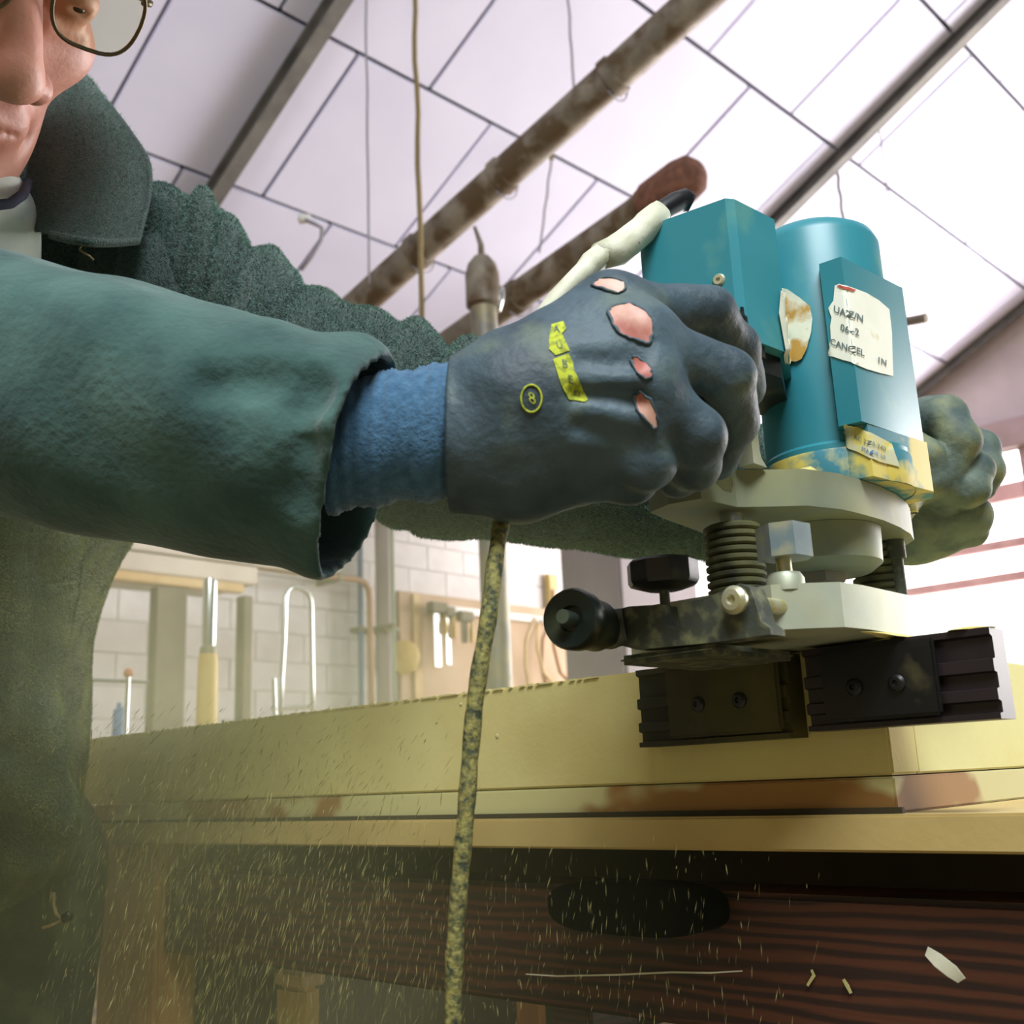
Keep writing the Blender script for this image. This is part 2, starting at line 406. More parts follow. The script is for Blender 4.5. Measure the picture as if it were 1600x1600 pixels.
# back wall: painted blocks in running bond over a recessed mortar bed
wall = struct_root('wall_back', (0, WY, 0))
MB().box((-4, WY+.008, 0), (XR, WY+.2, 4.4)).build('mortar_bed', MT['mortar'], wall)
bh, bl = .2, .4; first = None
for r in range(22):
    z0 = .02+r*bh-.02*1
    for c in range(-11, 28):
        x0 = c*bl+(.2 if r % 2 else 0)
        if not (2.4 < x0 < 8.6 and .95 < z0 < 3.7): continue
        d = Vector((x0, random.uniform(-.0025, .002), z0))
        if first is None:
            first = MB().box((x0+.005, WY-.004, z0+.005), (x0+bl-.005, WY+.03, z0+bh-.005)).build('block', MT['block'], wall); fd = Vector((x0, 0, z0))
        else: share(first, 'block', wall, d-fd)
rest = MB()
for r in range(22):
    z0 = r*bh
    for c in range(-11, 28):
        x0 = c*bl+(.2 if r % 2 else 0)
        if 2.4 < x0 < 8.6 and .95 < z0 < 3.7: continue
        if z0 > 3.2 and False: continue
        if x0 < -3.9 or x0+bl > XR: continue
        rest.box((x0+.005, WY-.003, z0+.005), (x0+bl-.005, WY+.03, z0+bh-.005))
rest.build('far_blocks', MT['block'], wall, kind='stuff')
MB().box((-4.2, -5, 0), (-4, WY+.2, 7.5)).build('wall_left', MT['concrete'], kind='structure')
# grey rendered pier in front of the back wall
MB().box((5.95, 4.55, 0), (6.9, 5.1, 4.35), bev=.02).build('wall_pier', MT['pier'], kind='structure')

# right wall: sill wall, lintel, big windows between
wr = struct_root('wall_right', (XR, 0, 0))
MB().box((XR, -5, 0), (XR+.2, WY+.2, 1.15)).build('sill_wall', MT['wallr'], wr)
MB().box((XR, -5, 4.0), (XR+.2, WY+.2, 6.9)).build('upper_wall', MT['wallr'], wr)
MB().box((XR-.12, -5, 3.92), (XR+.05, WY-.02, 4.2), bev=.01).build('lintel', MT['winframe'], wr)
for i, (a, b) in enumerate([(WY-.1, 3.3), (3.2, .6), (.5, -2.1), (-2.2, -4.9)]):
    w = struct_root('window_%d' % (i+1), (XR, (a+b)/2, 2.6))
    MB().box((XR+.08, a, 1.15), (XR+.10, b, 4.0)).build('pane', MT['glow'], w)
    f = MB(); y0, y1 = min(a, b), max(a, b)
    f.box((XR-.02, y0, 1.15), (XR+.08, y0+.08, 4.0)); f.box((XR-.02, y1-.08, 1.15), (XR+.08, y1, 4.0))
    f.box((XR-.02, y0+.08, 1.15), (XR+.08, y1-.08, 1.23)); f.box((XR-.02, y0+.08, 3.92), (XR+.08, y1-.08, 4.0))
    f.build('frame', MT['winframe'], w)
    for zz in (3.42, 2.95, 2.62):
        MB().box((XR-.01, y0+.08, zz), (XR+.07, y1-.08, zz+(.17 if zz > 3 else .09))).build('transom', MT['shutter'], w)
    for k in range(7):                                  # louvre slats in the lower light
        MB().box((XR-.01, y0+.08, 1.26+k*.075), (XR+.06, y1-.08, 1.29+k*.075), rot=Matrix.Rotation(.5, 3, 'Y')).build('slat', MT['shutter'], w)

# ------------------------------------------------------------------ overhead steel
def pipe_thing(name, label, a, b, rad, m, clips=(), ext=0):
    a, b = np.array(a), np.array(b); t = thing(name, label, 'pipe', tuple(b))
    a2, b2 = (a+(a-b)*ext if ext else a), b+(b-a)*((WY+.02-b[1])/(b[1]-a[1]))  # runs on into the back wall
    MB().tube([a2, b2], rad, 24).build('tube', m, t, smooth=40)
    ax = Vector(tuple((b-a)/np.linalg.norm(b-a)))
    for s in clips:
        c = a+(b-a)*s; k = MB(); k.lathe(c, ax, [(rad*.99, -.028), (rad*1.14, -.025), (rad*1.14, .025), (rad*.99, .028)], 24)
        cl = k.build('collar', m, t, smooth=40)
        side = ax.cross(Vector((0, 0, 1))).normalized(); pts = []
        for q in range(9):
            an = -2.0+q*.36; pts.append(Vector(tuple(c))+side*math.cos(an)*rad*1.5+Vector((0, 0, 1))*math.sin(an)*rad*1.35)
        MB().tube(pts, .004, 6).build('clip', MT['wire'], cl, smooth=True)
    return t
pipe_thing('overhead_pipe', 'thick grey brown steel pipe crossing under the ceiling from top right to the shoulder', P(1155, -58, 4.6), P(515, 517, 5.85), .082, MT['duct'], (.26, .52, .74), .45)
t = pipe_thing('duct_pipe', 'rusty dark pipe with a blunt round end reaching in above the teal router', P(1062, 287, 4.3), P(680, 552, 5.35), .068, MT['duct'], (.1, .62))
MB().lathe(P(1066, 284, 4.28), Vector(tuple(P(1062, 287, 4.3)-P(680, 552, 5.35))), [(.070, -.20), (.088, -.16), (.092, 0), (.080, .06), (.045, .09), (0, .10)], 24).build('end_cap', mat('rust', '#5d3b2c', '#7a5240', .9, scale=30), t, smooth=40)
# hanging ropes and rods
def CD(px, py): return H/float(CN@ray(px, py))-.01    # how far ahead the ceiling is
def hang(name, label, cat, a, b, rad, m, hook=False):
    a, b = np.array(a), np.array(b); t = thing(name, label, cat, tuple(a))
    n = 14; pts = [a+(b-a)*i/n+np.array([math.sin(i*1.3), math.cos(i*1.7), 0])*rad*.35 for i in range(n+1)]
    MB().tube(pts, rad, 8).build('strand', m, t, smooth=True)
    MB().lathe(a, (0, 0, 1), [(rad*.5, -.03), (rad*2.2, -.02), (rad*2.2, .01), (rad, .02)], 12).build('fixing', MT['steel'], t, smooth=40)
    return t
def down_to(px, py, D, py2):                            # a plumb line: straight down from a point until it shows at py2
    a = P(px, py, D); z = a[2]
    for _ in range(4000):
        z -= .01; c = R.T@(np.array([a[0], a[1], z])-C0)
        if 800-F*c[1]/-c[2] > py2: break
    return a, np.array([a[0], a[1], z])
hang('hanging_rope', 'brown rope hanging straight down from the ceiling in front of the thick pipe', 'rope', *down_to(646, -60, CD(646, -60), 520), .0125, MT['rope'])
hang('hanging_wire', 'pale thin wire hanging left of the brown rope', 'wire', *down_to(571, -60, CD(571, -60), 440), .0055, MT['wire'])
hang('hanging_wire', 'thin grey wire coming down onto the top of the thick pipe', 'wire', *down_to(884, -60, CD(884, -60), 150), .0065, MT['wire'])
hang('hanging_wire', 'thin wire hanging from the thick pipe toward the rusty duct pipe', 'wire', P(862, 245, CD(862, 245)), P(843, 395, CD(862, 245)*.97), .007, MT['wire'])
hang('hanging_rod', 'thin dark rod hanging from the right purlin just above the router motor', 'rod', *down_to(1307, 262, CD(1307, 262), 380), .012, MT['purlin'])
hang('plumb_line', 'very thin long line right of the router, hanging down to a brown stick', 'cord', *down_to(1372, 190, CD(1372, 190), 505), .006, MT['wire'])
t = thing('brown_stick', 'short brown stick hanging crosswise to the right of the router motor', 'stick', P(1385, 510, 7.2))
MB().tube([P(1380, 512, 7.2), P(1415, 503, 7.1), P(1448, 497, 7.0)], .034, 12).build('bar', MT['duct'], t, smooth=40)
MB().lathe(P(1385, 509, 7.2), (0, 0, 1), [(.01, -.03), (.014, 0), (.01, .03)], 12).build('eye', MT['steel'], t, smooth=40)
# upright post with a domed head and a spike (stands on the floor behind the sleeve)
pt = P(755, 470, 3.9); t = thing('steel_post', 'dusty steel post with domed head and spike, standing behind the far sleeve', 'post', (pt[0], pt[1], 0))
z1 = pt[2]+.02
MB().lathe((pt[0], pt[1], 0), (0, 0, 1), [(.12, 0), (.12, .015), (.05, .02), (.048, 1.2), (.048, z1), (.0, z1)], 24).build('shaft', MT['steel'], t, smooth=40)
MB().lathe((pt[0], pt[1], z1-.05), (0, 0, 1), [(.05, 0), (.062, .01), (.062, .13), (.052, .17), (.03, .2), (0, .205)], 24).build('head', MT['duct'], t, smooth=40)
MB().tube([(pt[0], pt[1], z1+.12), (pt[0]+.0, pt[1], z1+.2), (pt[0]-.02, pt[1]+.01, z1+.27)], [.014, .011, .006], 8).build('spike', MT['duct'], t, smooth=True)
MB().lathe((pt[0]+.045, pt[1]-.04, z1-.01), (.2, -.1, 1), [(0, -.06), (.012, -.05), (.016, 0), (.012, .04), (0, .05)], 16).build('reflector', MT['chrome'], t, smooth=True)
# curved lamp bracket on the left part of the ceiling
t = thing('wire_bracket', 'thin pale curved wire bracket under the ceiling left of the thick pipe', 'bracket', P(505, 345, 4.2))
MB().tube([P(472, 341, 4.3), P(492, 350, 4.2), P(503, 356, 4.2), P(502, 375, 4.2), P(488, 400, 4.2), P(470, 422, 4.2)], .008, 8).build('arm', MT['wire'], t, smooth=True)
MB().lathe(P(476, 342, 4.28), (1, -.4, .2), [(0, -.03), (.02, -.02), (.02, .02), (0, .03)], 12).build('socket', MT['white'], t, smooth=True)

# ------------------------------------------------------------------ things along the back wall
def vpipe(name, label, px, y, m, rad, z0, z1, group=None):
    x = PA(px, 930, 1, y)[0]; t = thing(name, label, 'pipe', (x, y, z0), group)
    MB().tube([(x, y, z0), (x, y, z1)], rad, 12).build('tube', m, t, smooth=40)
    for zz in (z0+.3, (z0+z1)/2+.35, z1-.25):
        MB().box((x-rad*1.3, y-rad*1.2, zz), (x+rad*1.3, WY-.001, zz+.03)).build('clamp', MT['steel'], t)
vpipe('wall_pipe', 'blue vertical pipe on the white block wall below the jacket cuff', 563, WY-.1, MT['pipeblue'], .02, 0, 3.4)
vpipe('wall_pipe', 'broad greyish pink vertical pipe on the white block wall', 600, WY-.14, MT['pipegrey'], .065, 0, 3.4)
vpipe('wall_pipe', 'slim pale green vertical pipe right of the broad grey one', 614, WY-.35, MT['pipegreen'], .014, 0, 3.4)
# copper pipe with an elbow
y = WY-.25; a = PA(330, 880, 1, y); b = PA(560, 903, 1, y); c = PA(578, 920, 1, y)
t = thing('copper_pipe', 'copper coloured pipe running right along the wall then turning down', 'pipe', (c[0], y, 0))
zz = (a[2]+b[2])/2; X = c[0]
MB().tube([(a[0], y, zz), (X-.12, y, zz), (X-.05, y, zz-.015), (X-.012, y, zz-.06), (X, y, zz-.14), (X, y, .3)], .024, 12).build('tube', MT['pipeor'], t, smooth=True)
for q in (a[0]+.3, X-.3): MB().box((q, y-.03, zz-.03), (q+.03, WY-.001, zz+.03)).build('clamp', MT['steel'], t)

# cream rack beam on a grey post, upper left
def xy(px, D, py=950): return P(px, py, D)
y = 5.3; zt = PA(250, 850, 1, y)[2]
t = thing('storage_rack', 'cream beamed storage rack with a dark grey post against the left of the wall', 'rack', (PA(265, 950, 1, y)[0], y, 0))
x0, x1 = PA(120, 900, 1, y)[0], PA(400, 900, 1, y)[0]
zb = PA(180, 892, 1, y)[2]
MB().box((x0, y-.03, zb+.12), (x1+.25, y+.03, zb+.22), bev=.006).build('top_beam', MT['rack'], t)
MB().box((x0, y-.02, zb+.01), (x1, y+.5, zb+.11), bev=.006).build('shelf_board', MT['rack'], t)
MB().box((x0, y-.04, zb-.05), (x1-.1, y+.02, zb), bev=.006).build('lower_beam', MT['plywood'], t)
for px in (130, 266, 385):
    xx = PA(px, 950, 1, y)[0]; w = .09 if px == 266 else .03
    MB().box((xx-w, y-.02, 0), (xx+w, y+.06, zb+(-.06 if px != 385 else -.06)), bev=.005).build('post', MT['rackdark'], t)
# long handled chisel like tool: bright blade, amber handle, standing on a trestle board
def stand_tool(name, label, cat, px, y, parts):
    x = PA(px, 1000, 1, y)[0]; t = thing(name, label, cat, (x, y, PA(px, parts[0][1], 1, y)[2]))
    for nm, yb, yt, r0, r1, m in parts:
        z0, z1 = (.9305 if yb >= 1150 else PA(px, yb, 1, y)[2]), PA(px, yt, 1, y)[2]
        MB().lathe((x, y, z0), (0, 0, 1), [(0, 0), (r0*.9, .0), (r0, (z1-z0)*.06), ((r0+r1)/2*1.04, (z1-z0)*.5), (r1, (z1-z0)*.94), (r1*.9, z1-z0), (0, z1-z0)], 20).build(nm, m, t, smooth=50)
    return t
SH = 3.1
stand_tool('scraper', 'tall scraper with a long bright steel tube and a fat amber handle, at the left', 'tool', 326, SH, [('handle', 1150, 1022, .034, .031, MT['amber']), ('ferrule', 1022, 1010, .027, .025, MT['steel']), ('tube', 1010, 905, .022, .022, MT['chrome'])])
stand_tool('bottle', 'small blue bottle behind the left end of the board', 'bottle', 191, 2.4, [('body', 1160, 1108, .013, .013, MT['blueitem']), ('neck', 1108, 1098, .006, .005, MT['blueitem'])])
# T handled clamp with an orange knob
y = 2.35; a = PA(122, 1066, 1, y); b = PA(232, 1062, 1, y); z = (a[2]+b[2])/2
xm = PA(200, 1064, 1, y)[0]
t = thing('bar_clamp', 'small bar clamp with pale cross handle and orange knob at the far left', 'clamp', (xm, y, .93))
MB().tube([(a[0], y, z), (b[0], y, z)], .0045, 10).build('cross_handle', MT['chrome'], t, smooth=40)
MB().tube([(xm, y, .93), (xm, y, z+.01)], .005, 10).build('screw', MT['chrome'], t, smooth=40)
MB().lathe((xm, y, z+.008), (0, 0, 1), [(0, 0), (.009, .003), (.011, .011), (.007, .02), (0, .023)], 16).build('knob', MT['orange'], t, smooth=True)
MB().lathe((xm+.012, y, .93), (0, 0, 1), [(0, 0), (.012, .001), (.012, .05), (.009, .07), (0, .072)], 16).build('grip', mat('pink_plastic', '#b79a9a', None, .4), t, smooth=True)
# chrome bent-tube frame (inverted U)
y = 3.3
def u_frame(label, pts_px, rad, feet):
    pts = [PA(px, py, 1, y) for px, py in pts_px]; pts[0][2] = pts[-1][2] = .9305; t = thing('tube_frame', label, 'frame', (pts[0][0], y, .93))
    MB().tube(pts, rad, 12).build('bent_tube', MT['chrome'], t, smooth=True)
    for a, b in feet: MB().tube([PA(*a, 1, y), PA(*b, 1, y)], rad*.9, 10).build('foot', MT['chrome'], t, smooth=40)
u_frame('bright chrome tube frame bent like an upside down U on the trestle', [(436, 1150), (440, 1060), (444, 1000), (446, 935), (449, 922), (458, 917), (470, 919), (481, 926), (486, 940), (487, 1000), (488, 1060), (489, 1150)], .0085, [((425, 1108), (492, 1104)), ((428, 1060), (430, 1118))])
# trestle with boards the tools stand on, hidden mostly by the bench board
t = thing('side_table', 'long low work table behind the bench, carrying tools', 'table', (1.9, 2.9, 0))
MB().box((.95, 2.95, .90), (2.9, 3.7, .93), bev=.004).build('tabletop', MT['plywood'], t)
for px, py in ((1.05, 3.05), (2.8, 3.05), (1.05, 3.6), (2.8, 3.6)): MB().box((px-.04, py-.04, 0), (px+.04, py+.04, .9), bev=.004).build('leg', MT['leg'], t)
# tool board with rail, clamps, reel
y = 6.31; xl, xr = PA(625, 1000, 1, y)[0], PA(1020, 1000, 1, y)[0]
zt = PA(700, 955, 1, y)[2]; zbm = 1.0
t = thing('tool_board', 'brown tool board on the wall with a pale rail, below the far sleeve', 'board', ((xl+xr)/2, y, zbm))
MB().box((xl, y, zbm), (xr, y+.04, zt+.12), bev=.005).build('backboard', MT['toolboard'], t)
MB().box((xl+.35, y-.05, zt-.02), (xr+.1, y, zt+.035), bev=.005).build('rail', MT['white'], t)
for px in (645, 760, 905): 
    xx = PA(px, 1000, 1, y)[0]; MB().box((xx, y-.02, zbm), (xx+.07, y, zt+.1)).build('batten', MT['plywood'], t)
def clampbar(px, top, bot, label, w=.05, m='chrome', yy=6.22, jaw=True, cat='clamp'):
    x = PA(px, 1000, 1, yy)[0]; z1, z0 = PA(px, top, 1, yy)[2], PA(px, bot, 1, yy)[2]
    k = thing('hanging_clamp' if cat == 'clamp' else 'hand_saw', label, cat, (x, yy, z0))
    MB().box((x-w/2, yy-.008, z0), (x+w/2, yy+.008, z1), bev=.003).build('bar', MT[m], k)
    if jaw:
        MB().box((x-w*1.3, yy-.05, z1-.05), (x+w*1.2, yy+.02, z1+.03), bev=.008).build('jaw', MT['rackdark'], k)
        MB().lathe((x+w*.9, yy-.03, z1-.22), (0, 0, 1), [(0, 0), (.018, .01), (.02, .1), (.012, .12), (.01, .19), (0, .2)], 12).build('grip', MT['amber'], k, smooth=50)
clampbar(683, 948, 1042, 'steel clamp with dark jaw hanging at the left end of the rail', .07)
clampbar(700, 955, 1038, 'narrower steel clamp hanging just right of the dark jawed one', .045)
clampbar(726, 962, 1005, 'short brown clamp hanging from the rail left of the cable', .06, 'rackdark')
clampbar(785, 900, 1090, 'long bright steel clamp bar just right of the dangling cable', .035, 'chrome', 6.2, False)
t = thing('cord_reel', 'round amber cord reel with two small dark holes, hanging by the tool board', 'reel', PA(630, 1027, 1, 6.27))
c = PA(630, 1027, 1, 6.27); ax = Vector((-.35, -1, 0))
MB().lathe(c, ax, [(0, -.03), (.12, -.03), (.13, -.02), (.13, .02), (.115, .03), (.03, .032), (.03, .045), (0, .045)], 28).build('drum', MT['amber'], t, smooth=40)
for dx in (.03, .07): MB().lathe(Vector(tuple(c))+Vector((dx, -.035, .075)), ax, [(0, -.002), (.014, -.002), (.014, .004), (0, .004)], 12).build('eyelet', MT['rackdark'], t)
for i, px in enumerate((862, 835)):
    k = thing('hose_loop', ['tan hose looped over the rail beside the round black knob', 'thin pale hose drooping left of the tan one'][i], 'hose', PA(px, 950, 1, 6.2-.08*i))
    pts = [PA(px+dx, py, 1, 6.2-.08*i) for dx, py in ((-8, 1075), (-14, 1040), (-13, 1000), (0, 965), (6, 975), (4, 1010), (14, 1050), (38, 1075))]
    MB().tube(pts, .022-.008*i, 10).build('hose', MT['pipeor' if i == 0 else 'plywood'], k, smooth=True)
x = PA(865, 925, 1, 6.3); k = thing('wood_block', 'upright brown wooden block on top of the tool board near the pier', 'block', (x[0], 6.34, zt+.12))
MB().box((x[0]-.06, 6.29, zt+.121), (x[0]+.05, 6.355, PA(865, 898, 1, 6.3)[2]), bev=.006).build('block_body', MT['amber'], k)
MB().box((x[0]-.03, 6.27, zt+.2), (x[0]+.02, 6.29, zt+.3), bev=.004).build('cleat', MT['pipeor'], k)

# shelves with boards under the left end of the bench (behind the leg)
y = 2.3
t = thing('low_shelf', 'low shelf of cream boards left of the bench leg', 'shelf', (PA(120, 1500, 1, y)[0], y, 0))
for py, th, m in ((1448, .022, 'plywood'), (1528, .022, 'plywood')):
    z = PA(115, py, 1, y)[2]; xa, xb = PA(60, py, 1, y)[0], PA(330, py, 1, y)[0]
    MB().box((xa, y, z-th), (xb, y+.45, z), bev=.002).build('shelf_board', MT[m], t)
for px in (50, 320):
    xx = PA(px, 1500, 1, y)[0]; MB().box((xx-.02, y+.0, 0), (xx+.02, y+.45, .905), bev=.002).build('side', MT['darkwood'], t)
MB().box((PA(40, 1500, 1, y)[0], y, .905), (PA(330, 1500, 1, y)[0]+.02, y+.45, .93), bev=.002).build('top_board', MT['plywood'], t)
def crate(label, px0, px1, py0, py1, y, m, cat='box', name='storage_box', dep=.2):
    a = PA(px0, py1, 1, y); b = PA(px1, py0, 1, y); k = thing(name, label, cat, ((a[0]+b[0])/2, y+dep/2, a[2]))
    MB().box((a[0], y, a[2]), (b[0], y+dep, b[2]-.012), bev=.004).build('body', m, k)
    MB().box((a[0]-.004, y-.004, b[2]-.012), (b[0]+.004, y+dep+.004, b[2]), bev=.003).build('lid', m, k)
crate('blue flat case lying on the lower cream shelf board', 70, 150, 1478, 1500, y+.03, MT['blueitem'])
crate('grey drawer box standing on the upper cream shelf board', 88, 150, 1385, 1440, y+.05, MT['box'])
crate('small blue box beside the jacket, above the low shelf', 124, 155, 1322, 1352, y+.1, MT['blueitem'])

# ================================================================== THE WORKBENCH AND THE WORK ON IT
XS, YE = .522, .2411
t = thing('workbench', 'heavy wooden workbench with a red brown front beam and an orange pine leg', 'workbench', (.85, .5, 0))
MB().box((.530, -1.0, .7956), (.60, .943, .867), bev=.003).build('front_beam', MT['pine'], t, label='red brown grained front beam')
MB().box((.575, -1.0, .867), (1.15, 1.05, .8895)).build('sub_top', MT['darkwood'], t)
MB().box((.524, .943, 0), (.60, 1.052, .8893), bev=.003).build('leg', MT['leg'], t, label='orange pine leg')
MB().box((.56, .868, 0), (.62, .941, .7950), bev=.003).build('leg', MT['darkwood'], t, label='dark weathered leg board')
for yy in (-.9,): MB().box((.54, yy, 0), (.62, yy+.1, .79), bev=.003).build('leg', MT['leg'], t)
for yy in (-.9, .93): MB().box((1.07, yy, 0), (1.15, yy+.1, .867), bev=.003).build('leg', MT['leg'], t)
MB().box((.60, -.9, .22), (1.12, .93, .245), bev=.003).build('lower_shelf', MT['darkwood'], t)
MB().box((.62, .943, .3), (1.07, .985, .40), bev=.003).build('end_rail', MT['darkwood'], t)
# bench board (the long light board under the work)
tag(MB().box((.5115, -1.0, .8897), (1.25, 1.12, .9072), bev=.0012).build('bench_board', MT['board'], loc=(.9, .1, .8897)), 'long tan board lying on the dark bench under the stacked panel', 'board')
# the panel being routed
t = thing('workpiece', 'thick pale yellow wooden panel standing out under the router, with stained lower edge', 'panel', (.8, .67, .9075))
MB().box((XS, YE, .9252), (XS+.0305, 1.118, .990), bev=.0012).build('edge_strip', MT['mdf'], t, label='wide pale yellow edge strip')
MB().box((XS+.0309, YE+.0006, .9252), (1.02, 1.118, .9885), bev=.001).build('core', MT['mdf2'], t)
MB().box((XS-.001, YE-.0004, .9074), (1.02, 1.118, .9246), bev=.001).build('lower_strip', MT['mould'], t, label='stained lower strip')
MB().box((XS-.0040, YE-.004, .9074), (XS-.0012, 1.118, .9102)).build('shadow_strip', MT['darkwood'], t, label='thin dark strip standing for the shaded gap')  # dark strip put in as the shade of the recess below the panel
# small knot and chipped spots on the face
for (px, py, w, h) in ((777, 1150, .0016, .006), (720, 1100, .0012, .001), (683, 1128, .001, .001)):
    c = PA(px, py, 0, XS-.0002); MB().lathe(c, (-1, 0, 0), [(0, 0), (w, .0002), (w*.6, .0005), (0, .0006)], 10).build('knot', MT['mould'], t)
# rough chipped upper edge
mb = MB()
for i in range(90):
    y = .42+i*.0072+random.uniform(-.003, .003); s = random.uniform(.0008, .0022)
    mb.box((XS-.0012, y, .9895-s*.3), (XS+.003, y+random.uniform(.002, .007), .9895+s*.5))
mb.build('splinters', MT['mdf'], t, kind='stuff')

# things under the bench
def under(name, label, cat, lo, hi, m, lid=None, bev=.004):
    lo, hi = np.array(lo), np.array(hi); k = thing(name, label, cat, ((lo[0]+hi[0])/2, (lo[1]+hi[1])/2, lo[2]))
    MB().box(lo, hi, bev=bev).build('body', m, k)
    if lid: MB().box((lo[0]-.003, lo[1]-.003, hi[2]+.0004), (hi[0]+.003, hi[1]+.003, hi[2]+.012), bev=.002).build('lid', lid, k)
    return k
under('pale_board', 'pale upright board with light top edge, under the bench right of the dark leg', 'board', (.60, .83, .246), (.62, .90, .765), MT['amber'], MT['plywood'])
a = P(655, 1600, .95)
under('grey_case', 'low grey case with a yellow edged lid under the bench beam', 'case', (.66, .05, .62), (.95, .52, .742), MT['box'], MT['amber'])
under('dark_fill_block', 'tall dark block added to keep the space under the bench dark', 'crate', (.98, -.2, .246), (1.06, .9, .78), MT['darkwood'])  # dark solid added so the space below the bench stays in shade
under('dark_blocker', 'large dark cabinet added behind the bench legs to darken the gap', 'blocker', (1.25, 1.15, 0), (1.70, 2.2, .86), MT['darkwood'])  # added dark block hiding the bright floor seen past the legs
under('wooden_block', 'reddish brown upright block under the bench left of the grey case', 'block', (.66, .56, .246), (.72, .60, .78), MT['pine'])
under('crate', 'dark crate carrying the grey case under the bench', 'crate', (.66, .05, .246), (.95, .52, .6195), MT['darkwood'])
# black clamp pad under the board
c = PA(1010, 1425, 0, .528); t = thing('bench_vise', 'black oval vise jaw tucked under the bench board in the middle', 'vise', tuple(c))
pts = [(c[1]+.055*math.copysign(abs(math.cos(a))**.6, math.cos(a)), c[2]+.004+.014*math.copysign(abs(math.sin(a))**.7, math.sin(a))) for a in np.linspace(0, 2*math.pi, 28, endpoint=False)]
MB().prism(pts, .505, .5298, bev=.003, axis=0).build('jaw', mat('black_iron', '#030303', None, .8, spec=.1), t, smooth=40)
for dy in (): MB().lathe((.505, c[1]+dy, c[2]+.008), (-1, 0, 0), [(0, 0), (.005, 0), (.005, .002), (0, .003)], 12).build('bolt', MT['iron'], t)
# shavings stuck to the beam
def shaving(label, pts, w, m, name='wood_shaving'):
    """curled thin strip through world points"""
    pts = [np.array(p, float) for p in pts]; mb = MB(); vs = []
    for i, p in enumerate(pts):
        tdir = pts[min(i+1, len(pts)-1)]-pts[max(0, i-1)]; n = np.array([-1, 0, 0]); s = np.cross(tdir, n); s /= np.linalg.norm(s)+1e-9
        ww = w*(.4+.6*math.sin(math.pi*(i+.5)/len(pts))); vs += [p-s*ww, p+s*ww, p+s*ww+n*.0004, p-s*ww+n*.0004]
    fs = [(0, 1, 2, 3), (4*len(pts)-1, 4*len(pts)-2, 4*len(pts)-3, 4*len(pts)-4)]
    for i in range(len(pts)-1):
        for k in range(4): fs.append((4*i+k, 4*i+(k+1) % 4, 4*i+4+(k+1) % 4, 4*i+4+k))
    mb.poly(vs, fs); o = mb.build(name, m, smooth=50, loc=pts[0]); return tag(o, label, 'shaving')
B = lambda px, py, x=.5285: PA(px, py, 0, x)
shaving('broad pale shaving in front of the beam at the far right', [PA(1448, 1486, 0, .49), PA(1465, 1500, 0, .487), PA(1488, 1518, 0, .487), PA(1503, 1532, 0, .49)], .0032, MT['chipl'])
shaving('long thin curled white fibre on the front beam, right of the dangling cable', [B(822, 1522), B(870, 1525), B(965, 1523), B(1050, 1519), B(1110, 1520), B(1160, 1517)], .0005, MT['chipl'], 'wood_fibre')
shaving('small curved yellow shaving right of the middle of the front beam', [B(1318, 1530), B(1324, 1540), B(1330, 1552)], .001, MT['chip'])
shaving('small light shaving on the beam below the bench vise jaw', [B(1268, 1515), B(1272, 1524), B(1262, 1540)], .0009, MT['chip'])

# ================================================================== THE ROUTER
RX, RY = .56, .27
t = router = thing('plunge_router', 'teal plunge router with dusty metal base standing on the pale panel', 'router', (.535, .285, .990))
base_o = [(.430, .245), (.437, .2365), (.4515, .2225), (.470, .2205), (.590, .2215), (.612, .228), (.632, .25), (.638, .285), (.625, .325), (.58, .352), (.50, .355), (.45, .34), (.430, .31)]
MB().prism(base_o, .9902, 1.0105, bev=.0018).build('base', MT['alu'], t, smooth=35)
bs = MB(); bs.lathe((.441, .2435, 1.008), (0, 0, 1), [(.0085, 0), (.0085, .006), (.007, .0085), (0, .0085)], 20)
bs.build('boss', MT['alu'], t, smooth=40)
# clamp screw with a squared wing head on the boss
ts = MB(); ts.lathe((.441, .2435, 1.0168), (0, 0, 1), [(.0035, 0), (.0035, .012), (0, .012)], 14); ts = ts.build('clamp_screw', MT['screw'], t, smooth=40)
MB().prism([(.430, .243), (.434, .233), (.447, .2315), (.4535, .238), (.4515, .2505), (.4375, .2545)], 1.0232, 1.0385, bev=.0022).build('wing', mat('grey_knob', '#5f6f73', '#7f8f8f', .4, dust='#8f9078'), ts, smooth=40)
# bellows on the two columns
def bellow(x, y, r, z0, z1, n=10):
    pr = []; h = (z1-z0)/n
    for i in range(n): pr += [(r*.86, i*h), (r, i*h+h*.3), (r, i*h+h*.7)]
    pr += [(r*.86, n*h)]
    b = MB().lathe((x, y, z0), (0, 0, 1), pr, 32).build('bellow', MT['rubber'], t, smooth=50)
    MB().lathe((x, y, z0-.004), (0, 0, 1), [(.006, 0), (.006, z1-z0+.03)], 16).build('column', MT['chrome'], b, smooth=40)
bellow(.468, .285, .0148, 1.0106, 1.0505); bellow(.608, .275, .0148, 1.0106, 1.056)
